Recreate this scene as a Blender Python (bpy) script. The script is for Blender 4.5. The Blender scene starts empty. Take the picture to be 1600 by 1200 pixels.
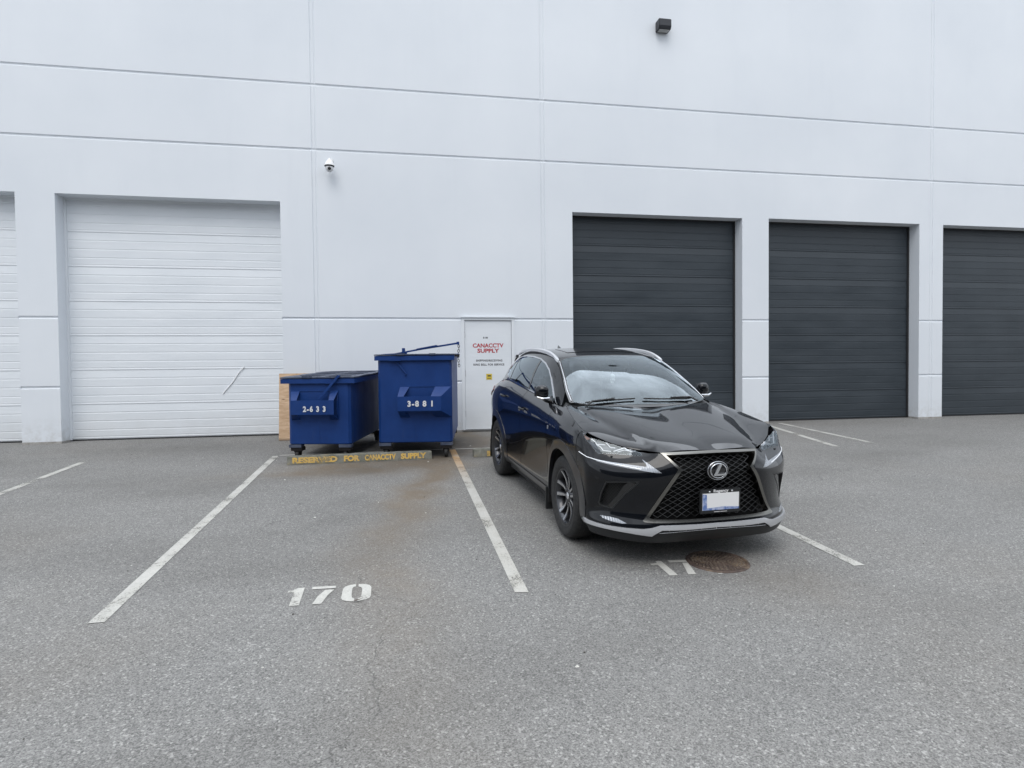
import bpy, bmesh, math, random
import numpy as np
from mathutils import Vector, Matrix
from mathutils.bvhtree import BVHTree
from mathutils.geometry import delaunay_2d_cdt

SC = bpy.context.scene
R = math.radians

# ------------------------------------------------------------------ camera
CAM_POS = Vector((0.0, -11.753, 1.2146))
YAW, PITCH, ROLL = 0.181404, -0.025825, -0.010369
FPX = 965.41
def cam_axes():
    fw = Vector((math.sin(YAW)*math.cos(PITCH), math.cos(YAW)*math.cos(PITCH), math.sin(PITCH)))
    r0 = Vector((math.cos(YAW), -math.sin(YAW), 0)); u0 = r0.cross(fw)
    r = math.cos(ROLL)*r0 + math.sin(ROLL)*u0; u = -math.sin(ROLL)*r0 + math.cos(ROLL)*u0
    return r, u, fw
cr, cu, cf = cam_axes()
cam = bpy.data.cameras.new('camera'); cam_o = bpy.data.objects.new('camera', cam)
SC.collection.objects.link(cam_o); SC.camera = cam_o
cam.sensor_width = 36; cam.lens = FPX/1600*36; cam.clip_start = .05; cam.clip_end = 600
m = Matrix(((cr.x, cu.x, -cf.x, CAM_POS.x), (cr.y, cu.y, -cf.y, CAM_POS.y), (cr.z, cu.z, -cf.z, CAM_POS.z), (0, 0, 0, 1)))
cam_o.matrix_world = m

# ------------------------------------------------------------------ light
SC.view_settings.view_transform = 'Standard'; SC.view_settings.look = 'None'
SC.view_settings.exposure = 0.07; SC.view_settings.gamma = 1.0
SUN_EL, SUN_AZ = R(56), R(200)       # azimuth clockwise from +Y: behind the camera, veiled by cloud
CL_EL, CL_AZ = R(62), R(12)          # the brightest part of the cloud cover, beyond the building
w = bpy.data.worlds.new('World'); SC.world = w; w.use_nodes = True
nt = w.node_tree; nt.nodes.clear()
def N(t, **k):
    n = nt.nodes.new(t)
    for a, b in k.items(): setattr(n, a, b)
    return n
out = N('ShaderNodeOutputWorld'); bg = N('ShaderNodeBackground'); bg.inputs[1].default_value = 0.142
sky = N('ShaderNodeTexSky', sky_type='NISHITA', sun_disc=False); sky.sun_elevation = SUN_EL; sky.sun_rotation = SUN_AZ
sky.air_density = 1.0; sky.dust_density = 3.0
tc = N('ShaderNodeTexCoord'); sep = N('ShaderNodeSeparateXYZ')
nt.links.new(tc.outputs['Generated'], sep.inputs[0])
mr = N('ShaderNodeMapRange'); mr.inputs[1].default_value = 0; mr.inputs[2].default_value = 1; mr.inputs[3].default_value = 8.2; mr.inputs[4].default_value = 11.0
nt.links.new(sep.outputs['Z'], mr.inputs[0])
mp = N('ShaderNodeMapping'); mp.inputs['Scale'].default_value = (1, 1, 2.2)
nt.links.new(tc.outputs['Generated'], mp.inputs[0])
nz = N('ShaderNodeTexNoise'); nz.inputs['Scale'].default_value = 2.6; nz.inputs['Detail'].default_value = 9; nz.inputs['Roughness'].default_value = .58
nt.links.new(mp.outputs[0], nz.inputs['Vector'])
mr2 = N('ShaderNodeMapRange'); mr2.inputs[1].default_value = .3; mr2.inputs[2].default_value = .7; mr2.inputs[3].default_value = .62; mr2.inputs[4].default_value = 1.38
nt.links.new(nz.outputs[0], mr2.inputs[0])
dt = N('ShaderNodeVectorMath', operation='DOT_PRODUCT'); nt.links.new(tc.outputs['Generated'], dt.inputs[0]); dt.inputs[1].default_value = (math.sin(CL_AZ)*math.cos(CL_EL), math.cos(CL_AZ)*math.cos(CL_EL), math.sin(CL_EL))
mr3 = N('ShaderNodeMapRange', interpolation_type='SMOOTHSTEP'); mr3.inputs[1].default_value = .62; mr3.inputs[2].default_value = 1.0; mr3.inputs[3].default_value = 1.0; mr3.inputs[4].default_value = 2.1
nt.links.new(dt.outputs['Value'], mr3.inputs[0])
mu0 = N('ShaderNodeMath', operation='MULTIPLY'); nt.links.new(mr.outputs[0], mu0.inputs[0]); nt.links.new(mr3.outputs[0], mu0.inputs[1])
mu = N('ShaderNodeMath', operation='MULTIPLY'); nt.links.new(mu0.outputs[0], mu.inputs[0]); nt.links.new(mr2.outputs[0], mu.inputs[1])
cc = N('ShaderNodeVectorMath', operation='SCALE'); cc.inputs[0].default_value = (.905, .965, 1.045)
nt.links.new(mu.outputs[0], cc.inputs['Scale'])
mx = N('ShaderNodeMix', data_type='RGBA'); mx.inputs[0].default_value = .88
nt.links.new(sky.outputs[0], mx.inputs[6]); nt.links.new(cc.outputs[0], mx.inputs[7])
nt.links.new(mx.outputs[2], bg.inputs[0]); nt.links.new(bg.outputs[0], out.inputs[0])

sun = bpy.data.lights.new('sun', 'SUN'); sun.energy = 1.3; sun.angle = R(35); sun.color = (1, .97, .93)
sun_o = bpy.data.objects.new('sun', sun); SC.collection.objects.link(sun_o)
sd = Vector((math.sin(SUN_AZ)*math.cos(SUN_EL), math.cos(SUN_AZ)*math.cos(SUN_EL), math.sin(SUN_EL)))
sun_o.rotation_euler = sd.to_track_quat('Z', 'Y').to_euler()

# ------------------------------------------------------------------ object helpers
COL = SC.collection
def tag(o, label=None, cat=None, group=None, kind=None):
    if label: o['label'] = label
    if cat: o['category'] = cat
    if group: o['group'] = group
    if kind: o['kind'] = kind
    return o
def empty(name, loc=(0, 0, 0), rz=0):
    o = bpy.data.objects.new(name, None); COL.objects.link(o); o.location = loc; o.rotation_euler = (0, 0, rz); o.empty_display_size = .2
    return o
def link(name, me, mat, parent=None, smooth=False, loc=None):
    if mat is not None:
        for mm in (mat if isinstance(mat, (list, tuple)) else [mat]): me.materials.append(mm)
    o = bpy.data.objects.new(name, me); COL.objects.link(o)
    if parent is not None: o.parent = parent
    if loc is not None: o.location = loc
    if smooth:
        me.polygons.foreach_set('use_smooth', [True]*len(me.polygons))
    return o
class MB:
    """collects shapes, links them as one mesh object"""
    def __init__(s): s.v = []; s.f = []; s.sm = []
    def add(s, vs, fs, smooth=False):
        n = len(s.v); s.v += [tuple(v) for v in vs]; s.f += [tuple(i+n for i in f) for f in fs]; s.sm += [smooth]*len(fs)
        return s
    def box(s, x0, x1, y0, y1, z0, z1, M=None, bev=0.0):
        if bev > 0:
            b = min(bev, .49*min(x1-x0, y1-y0, z1-z0))
            bm = bmesh.new(); bmesh.ops.create_cube(bm, size=1)
            for v in bm.verts: v.co = Vector((x0+(v.co.x+.5)*(x1-x0), y0+(v.co.y+.5)*(y1-y0), z0+(v.co.z+.5)*(z1-z0)))
            bmesh.ops.bevel(bm, geom=list(bm.edges), offset=b, segments=2, affect='EDGES')
            bm.verts.index_update()
            vs = [v.co.copy() for v in bm.verts]; fs = [[v.index for v in f.verts] for f in bm.faces]; bm.free()
        else:
            vs = [Vector(p) for p in ((x0,y0,z0),(x1,y0,z0),(x1,y1,z0),(x0,y1,z0),(x0,y0,z1),(x1,y0,z1),(x1,y1,z1),(x0,y1,z1))]
            fs = [(0,3,2,1),(4,5,6,7),(0,1,5,4),(1,2,6,5),(2,3,7,6),(3,0,4,7)]
        if M is not None: vs = [M @ v for v in vs]
        return s.add(vs, fs)
    def tube(s, pts, r, n=10, closed=False, caps=True):
        pts = [Vector(p) for p in pts]; L = len(pts)
        rs = r if isinstance(r, (list, tuple)) else [r]*L
        t0 = (pts[1]-pts[0]).normalized(); up = Vector((0, 0, 1)) if abs(t0.z) < .9 else Vector((1, 0, 0))
        a = t0.cross(up).normalized(); vs = []
        for i, p in enumerate(pts):
            if closed: t = (pts[(i+1) % L]-pts[i-1]).normalized()
            else: t = (pts[min(i+1, L-1)]-pts[max(i-1, 0)]).normalized()
            a = (a-t*a.dot(t)).normalized(); b = t.cross(a)
            for k in range(n):
                w_ = 2*math.pi*k/n; vs.append(p+(a*math.cos(w_)+b*math.sin(w_))*rs[i])
        fs = []
        for i in range(L if closed else L-1):
            j = (i+1) % L
            for k in range(n): fs.append((i*n+k, i*n+(k+1) % n, j*n+(k+1) % n, j*n+k))
        s.add(vs, fs, True)
        if caps and not closed:
            s.add([vs[k] for k in range(n)], [tuple(range(n))[::-1]]); s.add([vs[(L-1)*n+k] for k in range(n)], [tuple(range(n))])
        return s
    def lathe(s, prof, n=48, M=None, smooth=True, a0=0, a1=2*math.pi):
        """prof: list of (r, h) revolved about local Z"""
        full = abs(a1-a0-2*math.pi) < 1e-6; m_ = n if full else n+1; vs = []
        for r, h in prof:
            for k in range(m_):
                w_ = a0+(a1-a0)*k/n; vs.append(Vector((r*math.cos(w_), r*math.sin(w_), h)))
        if M is not None: vs = [M @ v for v in vs]
        fs = []
        for i in range(len(prof)-1):
            for k in range(n):
                k2 = (k+1) % m_ if full else k+1
                fs.append((i*m_+k, i*m_+k2, (i+1)*m_+k2, (i+1)*m_+k))
        return s.add(vs, fs, smooth)
    def prism(s, poly, axis, a, b, M=None):
        """extrude a 2D polygon along axis 0/1/2 between a and b"""
        def P(p, h):
            q = [p[0], p[1]]; q.insert(axis, h); return Vector(q)
        n = len(poly); vs = [P(p, a) for p in poly]+[P(p, b) for p in poly]
        if M is not None: vs = [M @ v for v in vs]
        fs = [tuple(range(n)), tuple(range(2*n-1, n-1, -1))]+[(i, i+n, (i+1) % n+n, (i+1) % n) for i in range(n)]
        return s.add(vs, fs)
    def build(s, name, mat, parent=None, autosmooth=None, bevel=0, loc=None):
        me = bpy.data.meshes.new(name); me.from_pydata(s.v, [], s.f); me.update()
        bm = bmesh.new(); bm.from_mesh(me); bmesh.ops.recalc_face_normals(bm, faces=bm.faces); 
        if bevel:
            bmesh.ops.remove_doubles(bm, verts=bm.verts, dist=1e-5)
            ed = [e for e in bm.edges if len(e.link_faces) == 2 and e.calc_face_angle(0) > .5]
            bmesh.ops.bevel(bm, geom=ed, offset=bevel, segments=2, affect='EDGES', clamp_overlap=True)
        bm.to_mesh(me); bm.free()
        if bevel:
            me.polygons.foreach_set('use_smooth', [False]*len(me.polygons))
        else:
            me.polygons.foreach_set('use_smooth', s.sm if len(s.sm) == len(me.polygons) else [False]*len(me.polygons))
        o = link(name, me, mat, parent, loc=loc)
        if autosmooth is not None: 
            me.polygons.foreach_set('use_smooth', [True]*len(me.polygons)); me.set_sharp_from_angle(angle=R(autosmooth))
        return o

# ------------------------------------------------------------------ materials
def mat(name, col=(.5, .5, .5), rough=.5, metal=0.0, coat=0.0, spec=.5, **k):
    m_ = bpy.data.materials.new(name); m_.use_nodes = True
    b = m_.node_tree.nodes['Principled BSDF']
    b.inputs['Base Color'].default_value = (*col, 1); b.inputs['Roughness'].default_value = rough; b.inputs['Metallic'].default_value = metal
    b.inputs['Specular IOR Level'].default_value = spec
    if coat: b.inputs['Coat Weight'].default_value = coat; b.inputs['Coat Roughness'].default_value = k.get('coatr', .02)
    return m_
class NT:
    """short notation for building a node tree"""
    def __init__(s, m_): s.t = m_.node_tree; s.b = s.t.nodes['Principled BSDF']
    def n(s, t, **k):
        n = s.t.nodes.new(t)
        for a, b in k.items(): setattr(n, a, b)
        return n
    def set(s, sock, v):
        if v is None: return
        if isinstance(v, bpy.types.NodeSocket): s.t.links.new(v, sock)
        elif isinstance(v, (tuple, list)) and len(v) == 3 and sock.type == 'RGBA': sock.default_value = (*v, 1)
        else: sock.default_value = v
    def obj(s, scale=(1, 1, 1), loc=(0, 0, 0), kind='Object', rot=(0, 0, 0)):
        c = s.n('ShaderNodeTexCoord'); m_ = s.n('ShaderNodeMapping'); m_.inputs['Scale'].default_value = scale; m_.inputs['Location'].default_value = loc; m_.inputs['Rotation'].default_value = rot
        s.t.links.new(c.outputs[kind], m_.inputs[0]); return m_.outputs[0]
    def noise(s, vec, scale, detail=4, rough=.5, dist=0):
        n = s.n('ShaderNodeTexNoise'); s.set(n.inputs['Vector'], vec); n.inputs['Scale'].default_value = scale; n.inputs['Detail'].default_value = detail
        n.inputs['Roughness'].default_value = rough; n.inputs['Distortion'].default_value = dist; return n.outputs[0]
    def ramp(s, f, a, b, c=0.0, d=1.0, smooth=False):
        n = s.n('ShaderNodeMapRange'); 
        if smooth: n.interpolation_type = 'SMOOTHSTEP'
        s.set(n.inputs[0], f); n.inputs[1].default_value = a; n.inputs[2].default_value = b; n.inputs[3].default_value = c; n.inputs[4].default_value = d; return n.outputs[0]
    def math(s, op, a, b=None, c=None):
        n = s.n('ShaderNodeMath', operation=op); s.set(n.inputs[0], a); s.set(n.inputs[1], b)
        if c is not None: s.set(n.inputs[2], c)
        return n.outputs[0]
    def mix(s, f, a, b, mode='MIX'):
        n = s.n('ShaderNodeMix', data_type='RGBA', blend_type=mode); s.set(n.inputs[0], f); s.set(n.inputs[6], a); s.set(n.inputs[7], b); return n.outputs[2]
    def bump(s, h, strength=.3, dist=.01, normal=None):
        n = s.n('ShaderNodeBump'); s.set(n.inputs['Height'], h); n.inputs['Strength'].default_value = strength; n.inputs['Distance'].default_value = dist
        if normal is not None: s.set(n.inputs['Normal'], normal)
        s.t.links.new(n.outputs[0], s.b.inputs['Normal']); return n.outputs[0]
    def col(s, v): s.set(s.b.inputs['Base Color'], v)
    def rough(s, v): s.set(s.b.inputs['Roughness'], v)
    def sepxyz(s, v):
        n = s.n('ShaderNodeSeparateXYZ'); s.set(n.inputs[0], v); return n.outputs
# ------------------------------------------------------------------ car body surfaces (car frame: x forward from the front axle, y outward, z up)
def _basis(n, us):
    p = 3; kn = np.r_[[0.]*p, np.arange(n-p+1), [float(n-p)]*p]; us = np.clip(us, 0, n-p-1e-9)
    B = np.zeros((len(us), n+p))
    for i in range(n+p): B[:, i] = ((us >= kn[i]) & (us < kn[i+1]))
    for d in range(1, p+1):
        for i in range(n+p-d):
            a = kn[i+d]-kn[i]; b = kn[i+d+1]-kn[i+1]
            B[:, i] = (0 if a == 0 else (us-kn[i])/a*B[:, i])+(0 if b == 0 else (kn[i+d+1]-us)/b*B[:, i+1])
    return B[:, :n]
def _grev(n):
    kn = np.r_[[0.]*3, np.arange(n-2), [float(n-3)]*3]
    return np.array([(kn[i+1]+kn[i+2]+kn[i+3])/3 for i in range(n)])
class Surf:
    def __init__(s, net, sub=6, fit=2, amt=.8):
        net = np.array(net, float); s.net0 = net; nu, nv = net.shape[:2]
        gu = _basis(nu, _grev(nu)); gv = _basis(nv, _grev(nv)); c = net.copy()
        for _ in range(fit):
            S_ = np.einsum('ai,bj,ijk->abk', gu, gv, c); c = c+amt*(net-S_)
        bu = _basis(nu, np.linspace(0, nu-3, (nu-1)*sub+1)); bv = _basis(nv, np.linspace(0, nv-3, (nv-1)*sub+1))
        s.P = np.einsum('ai,bj,ijk->abk', bu, bv, c)
        P = s.P; du = np.gradient(P, axis=0); dv = np.gradient(P, axis=1); n = np.cross(du, dv); n /= np.linalg.norm(n, axis=2, keepdims=True)+1e-12
        ref = P-np.array([-1.3, 0, .7]); 
        if (n*ref).sum() < 0: n = -n
        s.N = n
def bvh_of(surfs):
    vs = []; fs = []; ns = []
    for s in surfs:
        a, b = s.P.shape[:2]; o = len(vs)
        vs += [Vector(p) for p in s.P.reshape(-1, 3)]; ns += [Vector(p) for p in s.N.reshape(-1, 3)]
        for i in range(a-1):
            for j in range(b-1):
                q = (o+i*b+j, o+i*b+j+1, o+(i+1)*b+j+1, o+(i+1)*b+j)
                fs.append((q[0], q[1], q[2])); fs.append((q[0], q[2], q[3]))
    return BVHTree.FromPolygons(vs, fs, all_triangles=True), vs, fs, ns
from mathutils.interpolate import poly_3d_calc
class Cast:
    """a group of surfaces and the way a flat domain is laid on it"""
    def __init__(s, surfs, kind): s.b, s.vs, s.fs, s.ns = bvh_of(surfs); s.k = kind
    def at(s, u, v):
        sg = 1.0
        if s.k == 'xz': o, d = Vector((u, 3, v)), Vector((0, -1, 0))
        elif s.k == 'xy':
            sg = -1.0 if v < 0 else 1.0; o, d = Vector((u, abs(v), 4)), Vector((0, 0, -1))
        elif s.k == 'cyl':
            sg = -1.0 if u < 0 else 1.0; a = abs(u)/.85; d0 = Vector((math.cos(a), math.sin(a), 0)); o, d = Vector((.05, 0, v))+d0*3, -d0
        elif s.k == 'yz':
            sg = -1.0 if u < 0 else 1.0; o, d = Vector((-7, abs(u), v)), Vector((1, 0, 0))
        h, n, i, dist = s.b.ray_cast(o, d)
        if h is None:
            # slide to the closest place of the surface to the ray
            best = None
            for k in range(60):
                q = o+d*(.4+k*.12)
                if s.k == 'cyl': q = o+d*(1.9+k*.02)
                r = s.b.find_nearest(q)
                if r[0] is not None and (best is None or r[3] < best[3]): best = r
            h, n, i, dist = best
        f = s.fs[i]; w_ = poly_3d_calc([s.vs[k] for k in f], h); nn = Vector((0, 0, 0))
        for k, ww in zip(f, w_): nn += s.ns[k]*ww
        nn.normalize(); h = h.copy()
        if sg < 0: h.y = -h.y; nn.y = -nn.y
        return h, nn
def inpoly(P, x, y):
    c = False; n = len(P); j = n-1
    for i in range(n):
        xi, yi = P[i]; xj, yj = P[j]
        if (yi > y) != (yj > y) and x < (xj-xi)*(y-yi)/(yj-yi)+xi: c = not c
        j = i
    return c
def dens(P, step, closed=True):
    out_ = []; n = len(P)
    for i in range(n if closed else n-1):
        a = P[i]; b = P[(i+1) % n]; L = math.hypot(b[0]-a[0], b[1]-a[1]); k = max(1, int(math.ceil(L/step)))
        for j in range(k): out_.append((a[0]+(b[0]-a[0])*j/k, a[1]+(b[1]-a[1])*j/k))
    if not closed: out_.append(tuple(P[-1]))
    return out_
def crm(P, step=.02, closed=False):
    """Catmull-Rom through the points, resampled"""
    P = [np.array(p, float) for p in P]; n = len(P); out_ = []
    for i in range(n if closed else n-1):
        p1, p2 = P[i], P[(i+1) % n]; p0 = P[i-1] if (closed or i > 0) else 2*p1-p2; p3 = P[(i+2) % n] if (closed or i+2 < n) else 2*p2-p1
        k = max(1, int(math.ceil(np.linalg.norm(p2-p1)/step)))
        for j in range(k):
            t = j/k; out_.append(tuple(.5*((2*p1)+(-p0+p2)*t+(2*p0-5*p1+4*p2-p3)*t*t+(-p0+3*p1-3*p2+p3)*t**3)))
    if not closed: out_.append(tuple(P[-1]))
    return out_
def offset_poly(P, d):
    """positive d moves the outline inwards"""
    n = len(P); A = sum(P[i][0]*P[(i+1) % n][1]-P[(i+1) % n][0]*P[i][1] for i in range(n)); sg = 1 if A > 0 else -1; out_ = []
    for i in range(n):
        a = np.array(P[i-1]); b = np.array(P[i]); c = np.array(P[(i+1) % n]); e1 = b-a; e2 = c-b
        e1 = e1/(np.linalg.norm(e1)+1e-9); e2 = e2/(np.linalg.norm(e2)+1e-9)
        n1 = np.array([-e1[1], e1[0]])*sg; n2 = np.array([-e2[1], e2[0]])*sg; m_ = n1+n2; l = np.linalg.norm(m_)
        if l < .3: m_ = n1; k = 1
        else: m_ = m_/l; k = 1/max(.5, float(m_@n1))
        out_.append(tuple(b+m_*d*k))
    return out_
def piece(name, cast, outer, mt, parent, holes=(), side=1, res=.03, off=0.0, rim=.012, gap=.0, bulge=None):
    if gap: outer = offset_poly(outer, gap); holes = [offset_poly(h, -gap) for h in holes]
    loops = [dens(outer, res)]+[dens(h, res) for h in holes]
    V = []; E = []
    for L in loops:
        o = len(V); V += L; E += [(o+i, o+(i+1) % len(L)) for i in range(len(L))]
    B = np.array(V); nb = len(V)
    x0, y0 = B.min(0); x1, y1 = B.max(0); rnd = 0
    yy = y0+res*.5
    while yy < y1:
        xx = x0+res*(.5 if rnd % 2 else .25); rnd += 1
        while xx < x1:
            if inpoly(loops[0], xx, yy) and not any(inpoly(h, xx, yy) for h in loops[1:]) and np.min(np.hypot(B[:, 0]-xx, B[:, 1]-yy)) > res*.45: V.append((xx, yy))
            xx += res
        yy += res*.87
    r = delaunay_2d_cdt([Vector(v) for v in V], E, [], 0, 1e-6)
    V2 = r[0]; F = []
    for f in r[2]:
        cx = sum(V2[i].x for i in f)/3; cy = sum(V2[i].y for i in f)/3
        if inpoly(loops[0], cx, cy) and not any(inpoly(h, cx, cy) for h in loops[1:]): F.append(tuple(f))
    P = []; NN = []
    for v in V2:
        h, n = cast.at(v.x, v.y); o_ = off
        if bulge: o_ += bulge(v.x, v.y)
        P.append(h+n*o_); NN.append(n)
    # winding so that faces look outwards
    F2 = []
    for f in F:
        a, b, c = (P[i] for i in f); g = (b-a).cross(c-a)
        F2.append(f if g.dot(NN[f[0]]) > 0 else (f[0], f[2], f[1]))
    if rim:
        cnt = {}
        for f in F2:
            for k in range(3):
                e = (f[k], f[(k+1) % 3]); cnt[e] = 1
        be = [e for e in cnt if (e[1], e[0]) not in cnt]; mp_ = {}; mp2 = {}
        for e in be:
            for i in e:
                if i not in mp_:
                    mp_[i] = len(P); P.append(P[i].copy()); NN.append(None); mp2[i] = len(P); P.append(P[i]-NN[i]*rim); NN.append(None)
        for a, b in be:
            F2.append((b, a, mp2[a], mp2[b]) if False else (mp_[b], mp_[a], mp2[a], mp2[b]))
    if side < 0:
        P = [Vector((p.x, -p.y, p.z)) for p in P]; NN = [None if n is None else Vector((n.x, -n.y, n.z)) for n in NN]; F2 = [tuple(reversed(f)) for f in F2]
    me = bpy.data.meshes.new(name); me.from_pydata([tuple(p) for p in P], [], F2); me.update()
    me.polygons.foreach_set('use_smooth', [True]*len(me.polygons))
    vn = [tuple(me.vertices[i].normal) if n is None else tuple(n) for i, n in enumerate(NN)]
    me.normals_split_custom_set_from_vertices(vn)
    return link(name, me, mt, parent)

# side: rows from sill to shoulder, one column per station
SIDE_ST = [ # x, top y, top z, flare, taper
 (.50,.822,.975,.000,.004),(.37,.862,1.000,.012,.000),(.23,.853,1.022,.020,0),(.08,.840,1.050,.022,0),(-.10,.812,1.083,.020,0),(-.28,.784,1.108,.012,0),(-.45,.790,1.112,.002,0),(-.65,.800,1.120,-.004,0),
 (-.90,.803,1.137,-.008,0),(-1.2,.806,1.156,-.008,0),(-1.5,.810,1.175,-.006,0),(-1.85,.810,1.198,-.002,0),(-2.15,.806,1.216,.008,0),(-2.4,.796,1.228,.018,0),(-2.65,.778,1.230,.022,.004),(-2.9,.752,1.220,.018,.014),(-3.12,.722,1.200,.008,.034),(-3.3,.690,1.170,0,.065),(-3.45,.650,1.130,0,.11),(-3.56,.60,1.09,0,.17)]
_bz = [.20,.28,.37,.50,.64,.76,.86,.93]; _by = [.815,.868,.884,.886,.893,.902,.908,.905]
net = []
for x, ty, tz, fl, tp in SIDE_ST:
    col = []
    for i, (z, y) in enumerate(zip(_bz, _by)):
        f = fl*min(1, max(0, (z-.2)/.4)); z_ = z + (0 if i < 6 else (tz-1.1)*.35*(i-5)/2)
        col.append((x, y+f-tp, z_))
    zt = col[-1][2]; y7 = col[-1][1]
    d1 = .45*(tz-zt); d2 = .8*(tz-zt)
    col.append((x, y7-(y7-ty)*.17, zt+d1)); col.append((x, y7-(y7-ty)*.52, zt+d2)); col.append((x, ty, tz))
    net.append(col)
S_SIDE = Surf(net, sub=5)
# glasshouse side: rows belt -> roof rail
GB = [(-.40,.775,1.118),(-.55,.797,1.116),(-.72,.801,1.124),(-.92,.803,1.138),(-1.2,.806,1.156),(-1.5,.810,1.175),(-1.85,.810,1.198),(-2.15,.806,1.216),(-2.4,.796,1.228),(-2.65,.778,1.230),(-2.9,.752,1.220),(-3.15,.716,1.194),(-3.35,.675,1.155)]
GT = [(-.38,.715,1.137),(-.56,.695,1.235),(-.76,.655,1.345),(-.98,.615,1.455),(-1.22,.588,1.545),(-1.5,.578,1.583),(-1.85,.572,1.603),(-2.15,.565,1.604),(-2.4,.558,1.594),(-2.65,.546,1.572),(-2.9,.53,1.535),(-3.1,.51,1.49),(-3.28,.49,1.435)]
net = []
for b, t in zip(GB, GT):
    b = np.array(b); t = np.array(t); H = t[2]-b[2]; col = []
    for k in range(6):
        f = k/5; p = b+(t-b)*f; p[1] += .10*H*4*f*(1-f)*(.55+.45*f); col.append(p)
    net.append(col)
S_GREEN = Surf(net, sub=6)
# windshield: rows base -> header, columns centre -> pillar
W0 = [(-.175,0,1.108),(-.19,.25,1.112),(-.245,.48,1.122),(-.31,.62,1.131),(-.38,.715,1.137)]
W1 = [(-1.10,0,1.575),(-1.105,.2,1.573),(-1.125,.38,1.565),(-1.15,.49,1.553),(-1.19,.585,1.535)]
net = []
for k in range(7):
    f = k/6; col = []
    for a, b in zip(W0, W1):
        p = np.array(a)+(np.array(b)-np.array(a))*f; b_ = .055*4*f*(1-f); p[2] += b_*.88*.7; p[0] += b_*.45*.7; q_ = .022*4*f*(1-f)*(1-(p[1]/.68)**2); p[2] += q_*.85; p[0] += q_*.5; col.append(p)
    net.append(col)
for k in range(7):
    f = k/6; x = -.38+(-1.19+.38)*f; xs = [-g[0] for g in GT]
    net[k][-1] = np.array([x, np.interp(-x, xs, [g[1] for g in GT]), np.interp(-x, xs, [g[2] for g in GT])])
    net[k][-2] = (net[k][-2]*.7+(net[k][-1]+np.array([.03,-.10,.022]))*.3)
S_WIND = Surf(net, sub=6)
# roof
RC = [(-1.07,1.568),(-1.25,1.597),(-1.5,1.622),(-1.85,1.640),(-2.15,1.640),(-2.4,1.632),(-2.65,1.615),(-2.9,1.588),(-3.1,1.556),(-3.28,1.515)]
RT = [(-1.14,.60,1.525)]+GT[4:]
net = []
for c, t in zip(RC, RT):
    col = []
    for f in (0, .25, .5, .72, .88, 1):
        z = c[1]-(c[1]-t[2])*(f**2.6); col.append((c[0]+(t[0]-c[0])*f**2, t[1]*f, z))
    net.append(col)
S_ROOF = Surf(net, sub=6)
# hood: stations nose -> cowl; columns centre, 1/3, 2/3, crease, mid, seam
HC = [(.895,.885),(.83,.917),(.72,.945),(.58,.972),(.43,1.000),(.29,1.026),(.12,1.055),(-.03,1.079),(-.13,1.094),(-.19,1.102)]
HK = [(.862,.375,.873),(.80,.40,.908),(.70,.43,.938),(.56,.465,.970),(.42,.50,1.000),(.28,.535,1.028),(.11,.58,1.060),(-.06,.62,1.088),(-.19,.655,1.108),(-.27,.67,1.116)]
HS = [(.800,.455,.865),(.738,.525,.868),(.655,.632,.891),(.56,.73,.925),(.45,.815,.966),(.35,.860,1.000),(.10,.838,1.047),(-.10,.808,1.083),(-.26,.78,1.108),(-.37,.75,1.126)]
net = []
for i, (c, k, s_) in enumerate(zip(HC, HK, HS)):
    c = np.array([c[0], 0, c[1]]); k = np.array(k); s_ = np.array(s_); w_ = min(1, i/3)
    m1 = c+(k-c)*.34; m1[2] += .010; m1[0] = c[0]+(k[0]-c[0])*.12
    m2 = c+(k-c)*.70; m2[2] += .014; m2[0] = c[0]+(k[0]-c[0])*.5
    k2 = k+(s_-k)*.14+np.array([0, 0, -.007*w_])
    m3 = k+(s_-k)*.40+np.array([0, 0, -.006*w_+.002]); m4 = k+(s_-k)*.72+np.array([0, 0, .007*w_+.004])
    net.append([c, m1, m2, k+np.array([0, 0, .004]), k2, m3, m4, s_])
S_HOOD = Surf(net, sub=6)
for _ in range(34):
    Z_ = S_HOOD.P; Q_ = Z_.copy(); Q_[1:-1, 1:-1] = .5*Z_[1:-1, 1:-1]+.125*(Z_[:-2, 1:-1]+Z_[2:, 1:-1]+Z_[1:-1, :-2]+Z_[1:-1, 2:]); Q_[1:-1, 0, 2] = .5*Z_[1:-1, 0, 2]+.25*(Z_[:-2, 0, 2]+Z_[2:, 0, 2]); S_HOOD.P = Q_
_du = np.gradient(S_HOOD.P, axis=0); _dv = np.gradient(S_HOOD.P, axis=1); _n = np.cross(_du, _dv); _n /= np.linalg.norm(_n, axis=2, keepdims=True)+1e-12
S_HOOD.N = _n if (_n*(S_HOOD.P-np.array([-1.3, 0, .7]))).sum() > 0 else -_n
S_HOOD.N[:, 0, 1] = 0; S_HOOD.N[:, 0] /= np.linalg.norm(S_HOOD.N[:, 0], axis=1, keepdims=True)
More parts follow.
